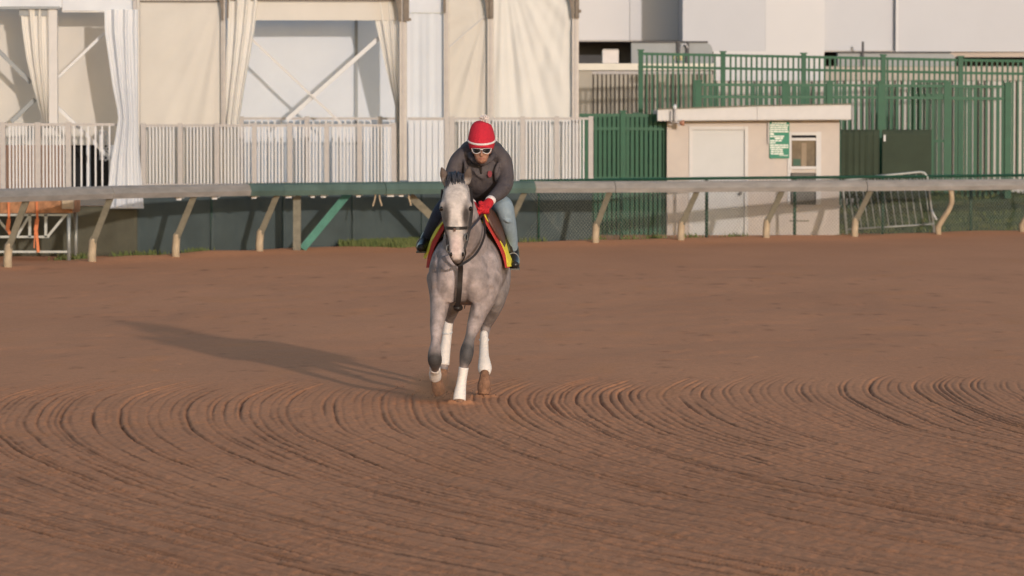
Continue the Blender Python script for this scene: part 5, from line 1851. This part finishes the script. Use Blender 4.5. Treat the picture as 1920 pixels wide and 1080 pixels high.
# gloved hands closed round the reins: palm, four fingers of unequal length and a thumb
def glove(cx, cy, d, s):
    mb = MB()
    loft(mb, [(cx + s * 11, cy - 9, d + 0.05, 0.036, 0.034), (cx + s * 6, cy - 3, d + 0.01, 0.046, 0.040), (cx, cy + 3, d - 0.03, 0.050, 0.040), (cx - s * 2, cy + 7, d - 0.05, 0.044, 0.032)], 4, 14)
    for k, ln in enumerate((0.85, 1.0, 0.95, 0.75)):
        x = cx - s * 8 + s * k * 5.0
        y = cy + 2 + k * 1.2
        loft(mb, [(x, y - 3, d - 0.06, 0.0125), (x - s * 1, y + 3 * ln, d - 0.098, 0.0125), (x - s * 1, y + 9 * ln, d - 0.092, 0.012), (x, y + 11.5 * ln, d - 0.055, 0.011), (x, y + 9 * ln, d - 0.03, 0.009)], 3, 10)
    loft(mb, [(cx - s * 6, cy - 6, d - 0.03, 0.014), (cx - s * 10, cy - 5, d - 0.07, 0.0135), (cx - s * 8, cy - 1, d - 0.105, 0.012), (cx - s * 3, cy + 1, d - 0.112, 0.010)], 3, 10)
    g = fuse('glove', mb, M_GLOVE, rd, 0.006, 2)
    mb = MB()
    loft(mb, [(cx + s * 12.5, cy - 11, d + 0.06, 0.045, 0.042), (cx + s * 9.5, cy - 8, d + 0.035, 0.046, 0.042)], 3, 14, 0.2)
    mb.build('cuff', M_CAPW, g, True)


glove(909, 385, 0.10, 1)
glove(893, 390, 0.11, -1)

# clods thrown up by the hooves
cl = MB()
M_CLOD = mat('dirt_clod', (0.16, 0.085, 0.055), 0.95, 0.25, 20)
for k in range(60):
    a = random.random()
    px = random.gauss(832, 34)
    py = 748 - abs(random.gauss(0, 12))
    r = random.uniform(0.003, 0.009)
    c = H(px, py, random.uniform(0.15, 0.6))
    if c.z < 0.004: c.z = 0.006
    cl.add([c + Vector((r * random.uniform(0.6, 1.3) * x, r * random.uniform(0.6, 1.3) * y, r * random.uniform(0.6, 1.3) * z)) for x, y, z in ((1, 0, 0), (-1, 0, 0), (0, 1, 0), (0, -1, 0), (0, 0, 1), (0, 0, -1))],
           [(0, 2, 4), (2, 1, 4), (1, 3, 4), (3, 0, 4), (2, 0, 5), (1, 2, 5), (3, 1, 5), (0, 3, 5)])
o = cl.build('kicked_up_dirt', M_CLOD)
tag(o, 'loose crumbs of dirt thrown up around the hooves', 'dirt', kind='stuff')

# thin dust kicked up behind the lifted hoof
M_DUST = bpy.data.materials.new('dust')
M_DUST.use_nodes = True
nt = M_DUST.node_tree
nt.nodes.remove(nt.nodes['Principled BSDF'])
pv = nt.nodes.new('ShaderNodeVolumePrincipled')
pv.inputs['Color'].default_value = (0.55, 0.33, 0.22, 1)
tc = nt.nodes.new('ShaderNodeTexCoord')
ln = nt.nodes.new('ShaderNodeVectorMath')
ln.operation = 'LENGTH'
mpn = nt.nodes.new('ShaderNodeMapping')
mpn.inputs['Scale'].default_value = (1 / 0.30, 1 / 0.55, 1 / 0.16)
nt.links.new(tc.outputs['Object'], mpn.inputs[0])
nt.links.new(mpn.outputs[0], ln.inputs[0])
mr = nt.nodes.new('ShaderNodeMapRange')
mr.inputs[1].default_value = 1.0
mr.inputs[2].default_value = 0.1
mr.inputs[3].default_value = 0.0
mr.inputs[4].default_value = 1.0
nt.links.new(ln.outputs['Value'], mr.inputs[0])
nzn = nt.nodes.new('ShaderNodeTexNoise')
nzn.inputs['Scale'].default_value = 9
nt.links.new(tc.outputs['Object'], nzn.inputs['Vector'])
mm = nt.nodes.new('ShaderNodeMath')
mm.operation = 'MULTIPLY'
nt.links.new(mr.outputs[0], mm.inputs[0])
nt.links.new(nzn.outputs[0], mm.inputs[1])
m2 = nt.nodes.new('ShaderNodeMath')
m2.operation = 'MULTIPLY'
m2.inputs[1].default_value = 7.0
nt.links.new(mm.outputs[0], m2.inputs[0])
nt.links.new(m2.outputs[0], pv.inputs['Density'])
nt.links.new(pv.outputs[0], nt.nodes['Material Output'].inputs['Volume'])
mb = MB()
dc = H(818, 735, 0.25)
ball(mb, 818, 735, 0.25, 0.30, 0.55, 0.16, 20)
o = mb.build('dust_cloud', M_DUST)
o.location.z = max(o.location.z, 0.12)
tag(o, 'thin brown dust kicked up around the lifted front hoof', 'dust', kind='stuff')
